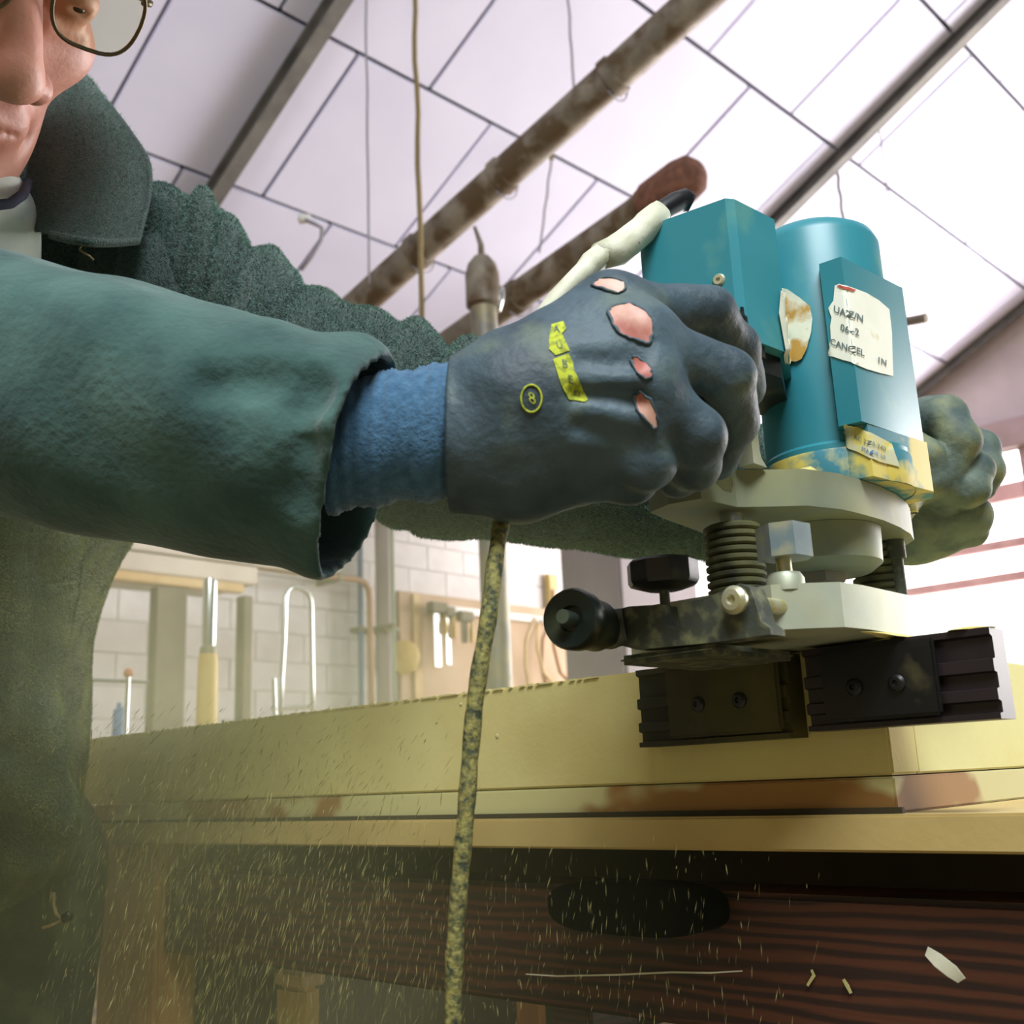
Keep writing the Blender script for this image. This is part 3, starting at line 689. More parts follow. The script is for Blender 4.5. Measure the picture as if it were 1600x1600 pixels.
# gear housing ring with arms, and the drum below it
ring = [(.424, .292), (.428, .276), (.4565, .2742), (.470, .2630), (.4835, .2505), (.505, .2435), (.5215, .2420), (.548, .2412), (.572, .2432), (.596, .2475), (.614, .2535), (.630, .268), (.634, .290), (.62, .31), (.585, .322), (.54, .325), (.49, .318), (.45, .312), (.43, .308)]
MB().prism(ring, 1.0565, 1.0755, bev=.0018).build('gear_housing', MT['aludirty'], t, smooth=30)
MB().lathe((.548, .283, 1.0335), (0, 0, 1), [(0, 0), (.030, 0), (.0355, .004), (.0365, .0228), (.0, .0228)], 40).build('motor_bracket', MT['aludirty'], t, smooth=40)
MB().lathe((.548, .283, 1.012), (0, 0, 1), [(0, 0), (.009, 0), (.011, .004), (.011, .014), (.015, .016), (.015, .0214), (0, .0214)], 6).build('collet', MT['steel'], t, smooth=30)
# upright web on the left of the housing (light grey) with rounded foot
MB().prism([(.4555, 1.0760), (.468, 1.0760), (.4635, 1.080), (.4625, 1.084), (.4625, 1.0985), (.4605, 1.1005), (.4575, 1.1005), (.4555, 1.0985)], .262, .270, bev=.001, axis=1).build('web', MT['alu'], t, smooth=35)
# motor barrel
RM = .0395
MB().lathe((RX, RY, 1.0757), (0, 0, 1), [(RM+.0005, 0), (RM+.0005, .022), (RM-.0015, .024), (RM-.001, .149), (RM-.0035, .155), (RM-.010, .1595), (0, .162)], 64).build('motor_housing', MT['teal'], t, smooth=35)
mh = bpy.data.objects['motor_housing']
# sawdust covered lower collar, and the raised flat panel facing right
MB().lathe((RX, RY, 1.0758), (0, 0, 1), [(RM+.001, 0), (RM+.0017, .003), (RM+.0017, .0175), (RM+.001, .019), (RM-.001, .019)], 64).build('lower_collar', MT['tealdust'], t, smooth=35)
def ang(a, r): return (RX+r*math.cos(a), RY+r*math.sin(a))
pan = [(.5205, .2470), (.5215, .2345), (.5860, .2290), (.6010, .2360), (.6040, .2500), (.590, .262), (.55, .262)]
MB().prism(pan, 1.1046, 1.1985, bev=.0022).build('front_panel', MT['teal'], t, smooth=35)
MB().prism([(.5260, .2462), (.5275, .2345), (.5875, .2280), (.6030, .2350), (.606, .252), (.59, .262), (.55, .262)], 1.0760, 1.1045, bev=.0022).build('panel_foot', MT['tealdust'], t, smooth=35)
# switch box on the left, dark recess below it
bx = [(.4495, .2600), (.4540, .2570), (.4885, .2540), (.5100, .2655), (.530, .276), (.545, .300), (.500, .322), (.4425, .310), (.4430, .304)]
MB().prism(bx, 1.1395, 1.2165, bev=.0018).build('switch_box', MT['teal'], t, smooth=25)
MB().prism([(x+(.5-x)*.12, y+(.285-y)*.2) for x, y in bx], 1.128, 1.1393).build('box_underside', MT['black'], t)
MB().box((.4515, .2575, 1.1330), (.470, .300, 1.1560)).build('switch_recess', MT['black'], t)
c = P(1127, 441, .556); n = Vector((-.985, -.17, 0))
s = MB().lathe(c, n, [(.0056, -.003), (.0056, .0022), (.0042, .0024), (.0042, .001), (.0, .001)], 20).build('screw_socket', MT['black'], t, smooth=30)
MB().lathe(Vector(tuple(c))+n*.0002, n, [(0, 0), (.0034, .0), (.0034, .0032), (.0026, .0042), (.0012, .0042), (.0010, .0030), (0, .0030)], 20).build('screw_head', MT['screw'], s, smooth=30)
c = P(1066, 449, .572)
MB().lathe(c, n, [(.0035, -.003), (.0035, .002), (.0, .002)], 14).build('screw_socket', MT['black'], t, smooth=30)
# lever inside the recess
MB().tube([P(1128, 480, .548), P(1150, 505, .545), P(1160, 545, .548)], [.005, .0065, .004], 12).build('lock_lever', MT['black'], t, smooth=True)
# handles: knobs on arms left and right (mostly inside the gloves)
def handle(cx, cy, cz, ax, m='black'):
    ax = Vector(ax)
    h = MB().lathe((cx, cy, cz), ax, [(0, -.012), (.012, -.012), (.018, -.006), (.0205, .006), (.0195, .026), (.015, .040), (.008, .047), (0, .048)], 28).build('handle', MT[m], t, smooth=True)
    MB().tube([Vector((cx, cy, cz))-ax*.01, Vector((cx, cy, cz))-ax*.03], .008, 14).build('handle_neck', MT['aludirty'], h, smooth=40)
HL = P(1085, 625, .515); HR = P(1432, 700, .72)
handle(*HL, (-.94, .2, .28)); handle(*P(1452, 742, .765), (.95, .1, .2))
MB().tube([(.452, .285, 1.066), tuple((np.array([.452, .285, 1.066])+HL)/2), tuple(HL)], [.011, .010, .009], 14).build('handle_arm', MT['aludirty'], t, smooth=True)
q = P(1452, 742, .765)
MB().tube([(.625, .28, 1.066), tuple(q)], [.010, .009], 14).build('handle_arm', MT['aludirty'], t, smooth=True)
# depth stop: threaded rod with hex nut at the right edge of the motor
xr_, yr_ = P(1412, 700, .665)[:2]
z0, z1 = 1.0765, P(1412, 625, .665)[2]
pr = [];
for i in range(60): pr += [(.0030, i*(z1-z0)/60), (.0037, (i+.5)*(z1-z0)/60)]
d = MB().lathe((xr_, yr_, z0), (0, 0, 1), pr+[(.003, z1-z0), (0, z1-z0)], 12).build('threaded_rod', MT['screw'], t, smooth=30)
MB().lathe((xr_, yr_, z1-.014), (0, 0, 1), [(0, 0), (.0062, 0), (.0068, .002), (.0068, .011), (.0055, .013), (0, .013)], 6).build('nut', MT['iron'], d, smooth=30)
x2, y2 = PA(1400, 880, 1, .262)[:2]
MB().lathe((x2, y2, 1.0105), (0, 0, 1), [(.0042, 0), (.0042, .035), (.0062, .0352), (.0062, .046), (0, .046)], 16).build('stop_pole', MT['iron'], t, smooth=35)
# guide rods going to the fence holder
for yy, zz in ((.2435, 1.0003), (.325, 1.0003)):
    rd = MB().lathe((.398, yy, zz), (1, 0, 0), [(.0036, 0), (.0036, .045), (0, .045)], 20).build('guide_rod', MT['screw'], t, smooth=40)
    MB().lathe((.3975, yy, zz), (-1, 0, 0), [(.0045, -.001), (.0060, .0), (.0062, .0022), (.0045, .0042), (.0022, .0044), (.0016, .003), (0, .003)], 20).build('screw_head', MT['screw'], rd, smooth=35)

# ---- fence holder (edge guide) : casting, knob, thumb screw, fence blocks
# lugged casting seen from behind: outline in (y, z)
g = [(.2305, .9870), (.2345, .9905), (.2365, 1.0000), (.2385, 1.0055), (.2430, 1.0078), (.2480, 1.0065), (.2620, 1.0040), (.2735, 1.0035), (.2745, .9955), (.2785, .9925), (.2830, .9950), (.2840, 1.0045), (.3020, 1.0062), (.3120, 1.0055), (.3120, .9900), (.300, .9860), (.26, .9845), (.2305, .9845)]
MB().prism(g, .4005, .4125, bev=.0012, axis=0).build('guide_casting', MT['iron'], t, smooth=30)
MB().box((.402, .258, .9800), (.470, .312, .9844), bev=.002).build('guide_foot', MT['iron'], t)
# black thumb screw on top
c = PA(1038, 930, 0, .407); 
ks = MB().lathe((.407, .2865, .992), (0, 0, 1), [(.0024, 0), (.0024, .022), (0, .022)], 12).build('thumb_screw', MT['iron'], t, smooth=40)
pr = []
MB().lathe((.407, .2865, 1.0120), (0, 0, 1), [(0, 0), (.0085, 0), (.0155, .0022), (.0165, .004), (.0165, .0125), (.0150, .0138), (0, .0138)], 10).build('thumb_knob', MT['black'], ks, smooth=30)
# round knob at the end, facing the camera side
kc = P(893, 967, .478); ka = Vector((-.93, -.22, .03)).normalized()
kb = MB().lathe(Vector(tuple(kc))-ka*.026, ka, [(0, -.014), (.009, -.014), (.0095, .0), (.0118, .002), (.0118, .016), (.0135, .019), (.0138, .026), (.0128, .0285), (.006, .0268), (.0055, .0245), (0, .0245)], 36).build('adjusting_knob', mat('green_black_plastic', '#121a15', '#1d2a22', .38, dust='#4a5538', dust_scale=40, dust_thr=(.55, .8)), t, smooth=30)
MB().tube([Vector(tuple(kc))-ka*.004+Vector((0, .0, 0)), Vector(tuple(kc))+ka*.0085], .0032, 12).build('screw_end', mat('greenish_steel', '#5f6f62', '#7c8b7a', .4, .7), kb, smooth=40)
MB().tube([Vector(tuple(kc))-ka*.036, (.404, .308, .998)], [.0095, .0085], 16).build('knob_sleeve', MT['iron'], t, smooth=40)
# fence: two grooved facing blocks, each with a smooth screwed plate behind
def fence(y0, y1, p0, p1, zt, zb, m_block, m_plate):
    prof = [(.5212, zb), (.5030, zb), (.5030, zb+.0025), (.5065, zb+.003), (.5065, zb+.0078), (.5035, zb+.0085), (.5035, zb+.0132), (.5065, zb+.014), (.5065, zb+.0205), (.5035, zb+.0212), (.5035, zb+.0265), (.5065, zb+.0272), (.5065, zt-.004), (.5040, zt-.003), (.5040, zt), (.5212, zt)]
    b = MB().prism(prof, y0, y1, axis=1).build('fence_block', m_block, t)
    p = MB().box((.4990, p0, zb+.0035), (.5030, p1, zt-.002), bev=.0014).build('fence_plate', m_plate, t)
    for k in (.33, .70):
        yy = p0+(p1-p0)*k
        MB().lathe((.4990, yy, (zb+zt)/2-.001), (-1, 0, 0), [(0, 0), (.0042, 0), (.0042, .001), (.003, .0024), (.0015, .0026), (.001, .0014), (0, .0014)], 16).build('plate_screw', MT['black'], p, smooth=40)
fence(.1795, .2735, .2040, .262, .9885, .9478, MT['plum'], MT['black'])
fence(.2840, .3790, .2860, .3560, .9885, .9455, MT['blackdust'], MT['blackdust'])
# little sawdust heaps lying on the router
def heap(name, c, r, h, par, m='dust', n=22):
    mb = MB(); c = np.array(c); vs = [tuple(c+np.array([0, 0, h]))]; fs = []
    for j, rr in enumerate((.45, .8, 1.0)):
        for k in range(n):
            a = 2*math.pi*k/n; q = rr*(1+.25*math.sin(3*a+c[0]*900)+.12*random.uniform(-1, 1))
            vs.append((c[0]+r[0]*q*math.cos(a), c[1]+r[1]*q*math.sin(a), c[2]+h*(1-rr)**.8+.0002))
    for k in range(n): fs.append((0, 1+k, 1+(k+1) % n))
    for j in range(2):
        for k in range(n): fs.append((1+j*n+k, 1+(j+1)*n+k, 1+(j+1)*n+(k+1) % n, 1+j*n+(k+1) % n))
    mb.poly(vs, fs); return mb.build(name, MT[m], par, smooth=True, kind='stuff')
heap('sawdust_heap', (.497, .2535, 1.0755), (.013, .0035), .0045, t)
heap('sawdust_heap', (.531, .2365, 1.1046), (.006, .0022), .004, t)
heap('sawdust_heap', (.4995, .222, .9886), (.030, .004), .0022, t)
heap('sawdust_heap', (.5100, .190, .9886), (.008, .010), .0020, t)

# stickers and lettering on the motor
deps = bpy.context.evaluated_depsgraph_get(); deps.update()
def merge_bvh(names):
    V, Q = [], []
    for o in names:
        off = len(V); w = ORG[o.name]
        V += [tuple(v.co+w) for v in o.data.vertices]; Q += [tuple(i+off for i in p.vertices) for p in o.data.polygons]
    return bvhtree.BVHTree.FromPolygons(V, Q)
rb = merge_bvh([o for o in t.children if o.type == 'MESH'])
lb = decal('rating_label', rb, [(1305, 447), (1312, 444), (1330, 450), (1352, 458), (1372, 470), (1388, 484), (1392, 520), (1393, 560), (1394, 588), (1372, 583), (1352, 577), (1340, 572), (1330, 566), (1318, 563), (1297, 556), (1295, 545), (1299, 530), (1298, 510), (1300, 497), (1295, 482), (1303, 470)], MT['label'], t, off=.0007, label='torn white rating label with smudged print')
for tx, px, py, s in (('UAZ/N', 1325, 492, 15), ('06-2', 1327, 517, 15), ('CANCEL', 1323, 544, 14), ('1N', 1375, 566, 13)):
    text_on('print', rb, tx, px, py, (.92, .36), (.03, -1.0), s, MT['ink'], lb, off=.0012, bold=.02)
decal('red_line', rb, [(1308, 448), (1313, 446), (1335, 454), (1330, 457)], MT['redmark'], lb, off=.0011, step=3)
tl = decal('torn_sticker', rb, [(1216, 456), (1222, 451), (1232, 453), (1250, 466), (1266, 480), (1270, 500), (1268, 520), (1262, 545), (1254, 562), (1246, 566), (1226, 564), (1222, 540), (1217, 512), (1213, 490)], MT['labelold'], t, off=.0016, label='peeling torn sticker, half browned')
sl = decal('spec_label', rb, [(1318, 664), (1330, 663), (1362, 678), (1392, 694), (1404, 730), (1372, 722), (1340, 706), (1322, 700)], mat('dusty_label', '#b9bba0', '#c9c9a8', .7, dust='#cfc062', dust_scale=60, dust_thr=(.42, .55)), t, off=.0008, label='sawdust covered lower label')
text_on('print', rb, 'AC 220-240', 1358, 693, (.92, .42), (.03, -1.0), 10, MT['ink'], sl, off=.0013)
text_on('print', rb, 'MADE 50', 1364, 709, (.92, .42), (.03, -1.0), 9, MT['blueitem'], sl, off=.0013)

# ================================================================== THE MAN AT THE ROUTER
foot = cw(K(-260, 1500, .86)); 
man = thing('person', 'man in glasses, green fleece jacket and torn grey work gloves gripping the router', 'person', (foot[0], foot[1], 0))
def cmesh(name, fn, lo, hi, vox, m, par=None, label=None):
    """a surface grown from a distance field in camera-frame metres"""
    V, Q = sdf_mesh(fn, lo, hi, vox); W = cw(V)
    Q = Q[:, ::-1]
    o = mesh_np(name, W, Q, m, par or man, True, label); return o, bvh_of(W, Q)
def bbox(pts, pad):
    a = np.array(pts); return a.min(0)-pad, a.max(0)+pad

# ---- head: local frame x = his left, y = forward, z = up
ya, pi = math.radians(54), math.radians(36)
hf = np.array([math.sin(ya)*math.cos(pi), -math.sin(pi), -math.cos(ya)*math.cos(pi)])
hr = np.array([math.cos(ya), .02, math.sin(ya)]); hr -= hf*(hr@hf); hr /= np.linalg.norm(hr)
hu = np.cross(hf, hr); hu = hu if hu[1] > 0 else -hu
HB = np.stack([hr, hf, hu], 1)                          # camera = nose + HB @ local
HS = 1.10                                               # head size against the unit head
NT = K(32, 135, .585); H0 = NT-HB@np.array([0, .117, -.042])*HS
def hl(p): return (p-H0.astype(np.float32))@HB.astype(np.float32)/HS
def hc(q): return H0+np.asarray(q, float)@HB.T*HS
def head(p):
    q = hl(p); ax = q.copy(); ax[..., 0] = np.abs(ax[..., 0])
    d = ell(q, (0, -.012, .035), (.072, .098, .088))
    d = smin(d, ell(q, (0, .028, -.035), (.060, .062, .080)), .02)
    d = smin(d, ell(q, (0, .040, -.088), (.044, .044, .034)), .025)
    d = smin(d, cap(ax, (.052, .0, -.055), (.022, .062, -.104), .019, .016), .02)         # jaw line
    d = smin(d, ell(q, (0, .078, -.106), (.020, .014, .016)), .012)                          # chin
    d = smin(d, ell(ax, (.040, .056, -.030), (.024, .022, .020)), .016)                      # cheek
    d = smin(d, cap(ax, (.010, .088, .018), (.045, .066, .020), .010, .009), .012)           # brow
    d = smax(d, -ell(ax, (.032, .094, .000), (.019, .016, .012)), .012)                      # socket
    d = smin(d, ell(ax, (.032, .0765, .000), (.0145, .0140, .0135)), .003)                   # lids over the eye
    d = smin(d, cap(ax, (.020, .0835, -.014), (.044, .074, -.016), .0045, .004), .008)        # bag under the eye
    d = smax(d, -ell(ax, (.032, .0935, -.0035), (.0112, .0065, .0030)), .0015)               # opening of the lids
    d = smin(d, cap(q, (0, .086, .008), (0, .106, -.034), .0085, .0125), .010)               # nose bridge
    d = smin(d, ell(q, (0, .108, -.042), (.0155, .0125, .0118)), .006)
    d = smin(d, ell(ax, (.0175, .096, -.045), (.0092, .012, .0095)), .005)                    # nose wings
    d = smax(d, -ell(ax, (.0075, .104, -.0545), (.0042, .0065, .005)), .002)                 # nostrils
    d = smax(d, -cap(ax, (.021, .094, -.045), (.034, .076, -.078), .0028, .003), .010)       # fold beside the mouth
    d = smin(d, ell(q, (0, .080, -.070), (.028, .014, .020)), .012)                          # mouth mound
    d = smin(d, cap(ax, (0, .0935, -.0680), (.019, .0865, -.0715), .0046, .0028), .004)        # upper lip
    d = smin(d, cap(ax, (0, .0925, -.0790), (.016, .0865, -.0770), .0054, .0030), .004)       # lower lip
    d = smax(d, -cap(ax, (0, .0982, -.0735), (.0215, .0893, -.0740), .0016, .0009), .0015)      # mouth line
    d = smin(d, ell(ax, (.076, -.012, -.012), (.008, .020, .030)), .006)                     # ear
    d = smax(d, -ell(ax, (.085, -.008, -.010), (.006, .011, .018)), .004)
    d = smin(d, cap(q, (0, -.020, -.070), (0, -.045, -.20), .056, .062), .03)                # neck
    return d*HS
lo, hi = bbox([hc(q) for q in ((-.1, -.12, -.2), (.1, .13, .13), (-.1, .13, .13), (.1, -.12, -.2), (.1, .13, -.2), (-.1, -.12, .13))], .01)
body, _ = cmesh('head', head, lo, hi, .0020, MT['skin'])
# stubble and lips as colour of the skin itself: separate material slots chosen by place on the face
me = body.data; me.materials.append(MT['stubble']); me.materials.append(MT['lip'])
w0 = np.array(ORG['head'])
cen = np.array([np.array(p.center)+w0 for p in me.polygons])
loc = ((cen-C0)@R); loc[:, 2] *= -1; loc = (loc-H0)@HB/HS
mi = np.zeros(len(cen), int)
st = (loc[:, 2] < -.048-.012*np.clip((np.abs(loc[:, 0])-.01)/.03, 0, 1)) & (loc[:, 2] > -.15) & (loc[:, 1] > .01)
mi[st] = 1
lp = (((loc[:, 0]/.023)**2+((loc[:, 2]+.0735)/.0085)**2) < 1) & (loc[:, 1] > .088)
mi[lp] = 2
me.polygons.foreach_set('material_index', mi)
# eyes
for s in (-1, 1):
    c = cw(hc((s*.032, .0768, -.001)))
    e = MB(); e.lathe(c, cw(hc((s*.032, .12, -.01)))-c, [(.0118*math.sin(a), -.0118*math.cos(a)) for a in np.linspace(0, math.pi, 14)], 20)
    e = e.build('eye', MT['eye'], man, smooth=True)
    MB().lathe(c, cw(hc((s*.032, .12, -.018)))-c, [(.0052, .0108), (.0050, .0120), (.002, .0124), (0, .0125)], 16).build('iris', MT['iris'], e, smooth=True)
    pts = [cw(hc((s*(.012+.034*k), .0985-.022*k*k, .0215+.006*math.sin(k*2.6)))) for k in np.linspace(0, 1, 9)]
    MB().tube(pts, [.002, .0034, .0038, .0038, .0036, .0032, .0028, .002, .001], 8, jitter=.15).build('eyebrow', MT['hair'], man, smooth=True)
# hair cap
def hairf(p):
    q = hl(p)
    d = ell(q, (0, -.018, .042), (.080, .100, .090))
    d = smax(d, -(ell(q, (0, .07, .0), (.085, .065, .075))), .01)
    d = smax(d, -(q[..., 2]+.045), .01)
    return (d+.0012*sn(q, 240))*HS
cmesh('hair', hairf, lo, hi, .003, MT['hair'])

# ---- glasses (worn, but a thing of their own)
gp = cw(hc((0, .10, 0)))
gl = thing('eyeglasses', 'thin dark rimmed eyeglasses with large squarish lenses on the man', 'glasses', gp)
def lens_out(s, k=1.0, n=40):
    o = []
    for a in np.linspace(0, 2*math.pi, n, endpoint=False):
        c, sn_ = math.cos(a), math.sin(a)
        x = math.copysign(abs(c)**.62, c)*.0245*k; z = math.copysign(abs(sn_)**.70, sn_)*.0200*k
        x *= 1-.10*(z < 0)*abs(z)/.0200
        o.append((s*(.0330+x), .1045-.10*(abs(.0330+x)-.01)**1.0*.25, +.0030+z))
    return o
for s in (-1, 1):
    pts = [cw(hc(q)) for q in lens_out(s)]; pts.append(pts[0]); pts.append(pts[1])
    rim = MB().tube(pts, .0012, 8, caps=False).build('rim', MT['frame'], gl, smooth=True)
    lf = lens_out(s, .985); mb = MB(); n = len(lf)
    v = [cw(hc(q)) for q in lf]+[cw(hc((q[0], q[1]-.0018, q[2]))) for q in lf]
    mb.poly(v, [tuple(range(n))[::-1], tuple(range(n, 2*n))]+[(i, (i+1) % n, n+(i+1) % n, n+i) for i in range(n)])
    mb.build('lens', MT['lens'], rim)
    MB().tube([cw(hc(q)) for q in ((s*.0565, .0995, .014), (s*.0615, .097, .015), (s*.066, .086, .014), (s*.074, .04, .009), (s*.0765, -.005, .006), (s*.076, -.03, -.012))], [.0014, .0024, .0016, .0014, .0014, .0018], 8).build('temple', MT['frame'], gl, smooth=True)
MB().tube([cw(hc(q)) for q in ((-.0095, .1045, .004), (-.005, .1065, .008), (.005, .1065, .008), (.0095, .1045, .004))], .0012, 8).build('bridge', MT['frame'], gl, smooth=True)

# ---- shirt collar and navy inner collar
SHC = [hc((0, -.040, -.185)), hc((0, .0, -.17))]
def shirtf(p):
    d = cap(p, K(-92, 345, .665), K(-88, 470, .68), .052, .060)
    d = smin(d, cap(p, K(-92, 352, .665), K(-90, 362, .665), .0555, .0555), .004)
    return d+.001*sn(p, 90)
cmesh('shirt', shirtf, *bbox([K(-92, 345, .665), K(-88, 470, .68)], .085), .003, MT['shirt'])
MB().tube([cw(q) for q in (K(-70, 318, .605), K(-20, 322, .607), K(16, 318, .620), K(36, 304, .648), K(44, 285, .68))], [.0030]*5, 10).build('inner_collar', MT['navy'], man, smooth=True)

# ---- jacket body
SF, SN_ = K(285, 430, .83), K(-650, 470, .56)           # far and near shoulder
HP = K(-190, 1560, .90)
sd = (SF-SN_)/np.linalg.norm(SF-SN_); tu = np.array([.02, .98, -.18]); tu -= sd*(tu@sd); tu /= np.linalg.norm(tu); tf = np.cross(sd, tu)
TB = np.stack([sd, tu, tf], 1).astype(np.float32)
def jacketf(p):
    ch = K(-150, 720, .80)
    d = ell(p, K(-190, 640, .80), (.205, .22, .125), TB)
    d = smin(d, cap(p, SF+np.array([-.03, -.02, .03]), K(-75, 780, .86), .075, .115), .06)
    d = smin(d, cap(p, SN_+np.array([.02, -.02, .03]), K(-330, 760, .72), .075, .12), .06)
    d = smin(d, ell(p, K(-240, 1080, .84), (.185, .26, .135), TB), .05)
    d = smin(d, cap(p, K(-100, 1000, .84), K(-85, 1300, .84), .085, .092), .05)
    d = smin(d, cap(p, K(-400, 1050, .80), K(-380, 1350, .82), .10, .11), .06)
    # shoulders to neck
    d = smin(d, cap(p, SF, K(-20, 360, .84), .052, .060), .05)
    d = smin(d, cap(p, SN_, K(-200, 380, .76), .055, .060), .05)
    # open front at the neck
    d = smax(d, -cap(p, K(-120, 250, .64), K(-60, 470, .60), .085, .075), .012)
    d = smax(d, -cap(p, K(-20, 250, .66), K(112, 410, .655), .055, .030), .012)
    # flare of the hem, gathered by a cord
    d = smin(d, cap(p, K(-60, 1290, .80), K(0, 1265, .80), .055, .042), .035)
    # vertical folds of the hanging front
    for (a, b, r) in (((30, 850, .745), (0, 1180, .745), .016), ((95, 860, .775), (45, 1130, .77), .016), ((40, 1150, .77), (85, 1270, .78), .018),
                      ((0, 1200, .75), (62, 1330, .775), .014), ((-60, 900, .73), (-90, 1250, .73), .02)):
        d = smin(d, cap(p, K(*a), K(*b), r, r*.9), .030)
    for (a, b, r) in (((75, 860, .735), (55, 1120, .735), .004), ((-20, 880, .72), (-40, 1200, .72), .005), ((20, 1170, .735), (100, 1240, .75), .004), ((0, 1290, .745), (90, 1330, .76), .004)):
        d = smax(d, -cap(p, K(*a), K(*b), r, r), .018)
    # chest folds seen between collar and near sleeve
    for (a, b, r) in (((212, 395, .735), (196, 520, .72), .011), ((250, 330, .765), (262, 520, .745), .013)):
        d = smin(d, cap(p, K(*a), K(*b), r, r), .02)
    # lower hem cut
    n = p-K(0, 1395, .82).astype(np.float32)
    d = smax(d, -(n@np.array([.10, .98, -.16], np.float32)), .012)
    return d+.0018*sn(p, 38, 1)+.0009*sn(p, 90, 2)
lo, hi = bbox([K(-750, 330, .60), K(-750, 1420, .80), K(330, 330, .95), K(200, 1420, 1.0), K(-400, 500, .45)], .06)
jk, bj = cmesh('jacket', jacketf, lo, hi, .0055, MT['fleecedust'])
jk.data.shade_smooth(); jk.data.materials.append(MT['fleece'])
_c = np.array([np.array(p.center) for p in jk.data.polygons])+np.array(ORG['jacket']); _c = (_c-C0)@R; _y = 800-F*_c[:, 1]/-_c[:, 2]
jk.data.polygons.foreach_set('material_index', (_y < 770).astype(int))

# far sleeve with bulky folds
AXF = [(258, 440, .815, .066), (400, 556, .80, .059), (560, 640, .78, .064), (700, 692, .765, .062), (850, 715, .765, .058), (1000, 742, .775, .054), (1200, 782, .79, .048), (1360, 802, .80, .040)]
def depf(x, y, o):
    xs = [a[0] for a in AXF]; cy, D, rr = (np.interp(x, xs, [a[k] for a in AXF]) for k in (1, 2, 3))
    h = (cy-y)/F*D*.9; return D-math.sqrt(max(rr*rr-h*h, (.25*rr)**2))+o
def farf(p):
    d = None
    for a, b in zip(AXF, AXF[1:]):
        c = cap(p, K(*a[:3]), K(*b[:3]), a[3], b[3]); d = c if d is None else smin(d, c, .02)
    # rolls and grooves of cloth running across the sleeve
    px = 800+F*p[..., 0]/p[..., 2]; py = 800-F*p[..., 1]/p[..., 2]
    top = np.interp(px, [230, 300, 370, 430, 500, 560, 640, 700, 800], [270, 300, 350, 400, 450, 490, 520, 540, 560])
    u = px+np.interp(px, [250, 380, 800], [-.04, .30, .55])*np.maximum(py-top, 0)+4*np.sin(py/37.)
    amp = np.clip(1.15-np.maximum(py-top, 0)/420, .25, 1)
    for c, w, A in ((250, 26, .007), (324, 16, .012), (366, 13, .005), (428, 20, .010), (462, 9, .003), (512, 20, .005), (585, 24, .003), (660, 24, .010), (744, 24, .011), (797, 12, .004),
                    (297, 7, -.009), (343, 6, -.008), (392, 9, -.006), (478, 8, -.004), (628, 12, -.005), (704, 10, -.007), (774, 8, -.006)):
        d = d-.85*A*amp*np.exp(-((u-c)/(w*1.15))**2)
    return d+.0016*sn(p, 45, 3)+.0007*sn(p, 110, 5)
lo, hi = bbox([K(*a[:3]) for a in AXF], .10)
fsl, bfs = cmesh('far_sleeve', farf, lo, hi, .0032, MT['fleece'])

# near sleeve, open at the cuff
AXN = [(562, 724, .475, .0425), (470, 706, .482, .0470), (330, 672, .492, .0515), (180, 642, .505, .0560), (0, 602, .52, .0585), (-200, 545, .54, .068), (-420, 490, .56, .074), (-640, 470, .58, .078)]
A1, B1 = K(604, 573, .470), K(524, 884, .470)
ed = (A1-B1)/np.linalg.norm(A1-B1)
wd = np.array([.17, .03, .98]); pn = np.cross(ed, wd); pn /= np.linalg.norm(pn); pn = pn if pn[0] > 0 else -pn
def nearbase(p):
    d = None
    for a, b in zip(AXN, AXN[1:]):
        c = cap(p, K(*a[:3]), K(*b[:3]), a[3], b[3]); d = c if d is None else smin(d, c, .02)
    return d
def depn(x, y, r):
    xs = [a[0] for a in AXN][::-1]; cy, D, rr = (np.interp(x, xs, [a[k] for a in AXN][::-1]) for k in (1, 2, 3))
    h = (cy-y)/F*D*.95; return D-math.sqrt(max(rr*rr-h*h, (.2*rr)**2))+r*.75
def nearf(p):
    b0 = K(700, 745, .470); q = cap(p, K(*AXN[0][:3]), b0, .0435, .040)
    d = smin(nearbase(p), q, .01)
    d = d+.0014*sn(p, 30, 7)+.0010*sn(p, 62, 9)
    # shallow drag folds
    for pts, r in (([(270, 560), (340, 610), (400, 700)], .014), ([(420, 560), (470, 610), (500, 680)], .010), ([(60, 500), (180, 540), (300, 640)], .014), ([(560, 560), (540, 650), (505, 860)], .008)):
        for (x0, y0), (x1, y1) in zip(pts, pts[1:]):
            d = smin(d, cap(p, K(x0, y0, depn(x0, y0, r)), K(x1, y1, depn(x1, y1, r)), r, r), .022)
    for pts, r in (([(330, 600), (400, 590), (470, 585)], .003), ([(470, 640), (486, 615), (492, 600)], .003), ([(478, 700), (462, 780), (455, 860)], .003)):
        for (x0, y0), (x1, y1) in zip(pts, pts[1:]):
            d = smax(d, -cap(p, K(x0, y0, .428), K(x1, y1, .428), r+.002, r+.002), .010)
    inner = d+.0035
    h = (p-((A1+B1)/2).astype(np.float32))@pn.astype(np.float32)
    inner = smax(inner, -(h+.055), .003)                # hollow only near the opening
    d = smax(d, -inner, .0012)
    return smax(d, h, .0015)
lo, hi = bbox([K(*a[:3]) for a in AXN], .085)
lo[0] = K(-640, 500, .58)[0]
ns, bn = cmesh('near_sleeve', nearf, lo, hi, .0026, MT['fleecenear'])
# turned hem seam round the cuff
pts = []
for a in np.linspace(0, 2*math.pi, 49):
    c = (A1+B1)/2; r1 = np.linalg.norm(A1-B1)/2
    pts.append(cw(c+ed*math.cos(a)*r1*.985+np.cross(pn, ed)*math.sin(a)*r1*.80-pn*.003))

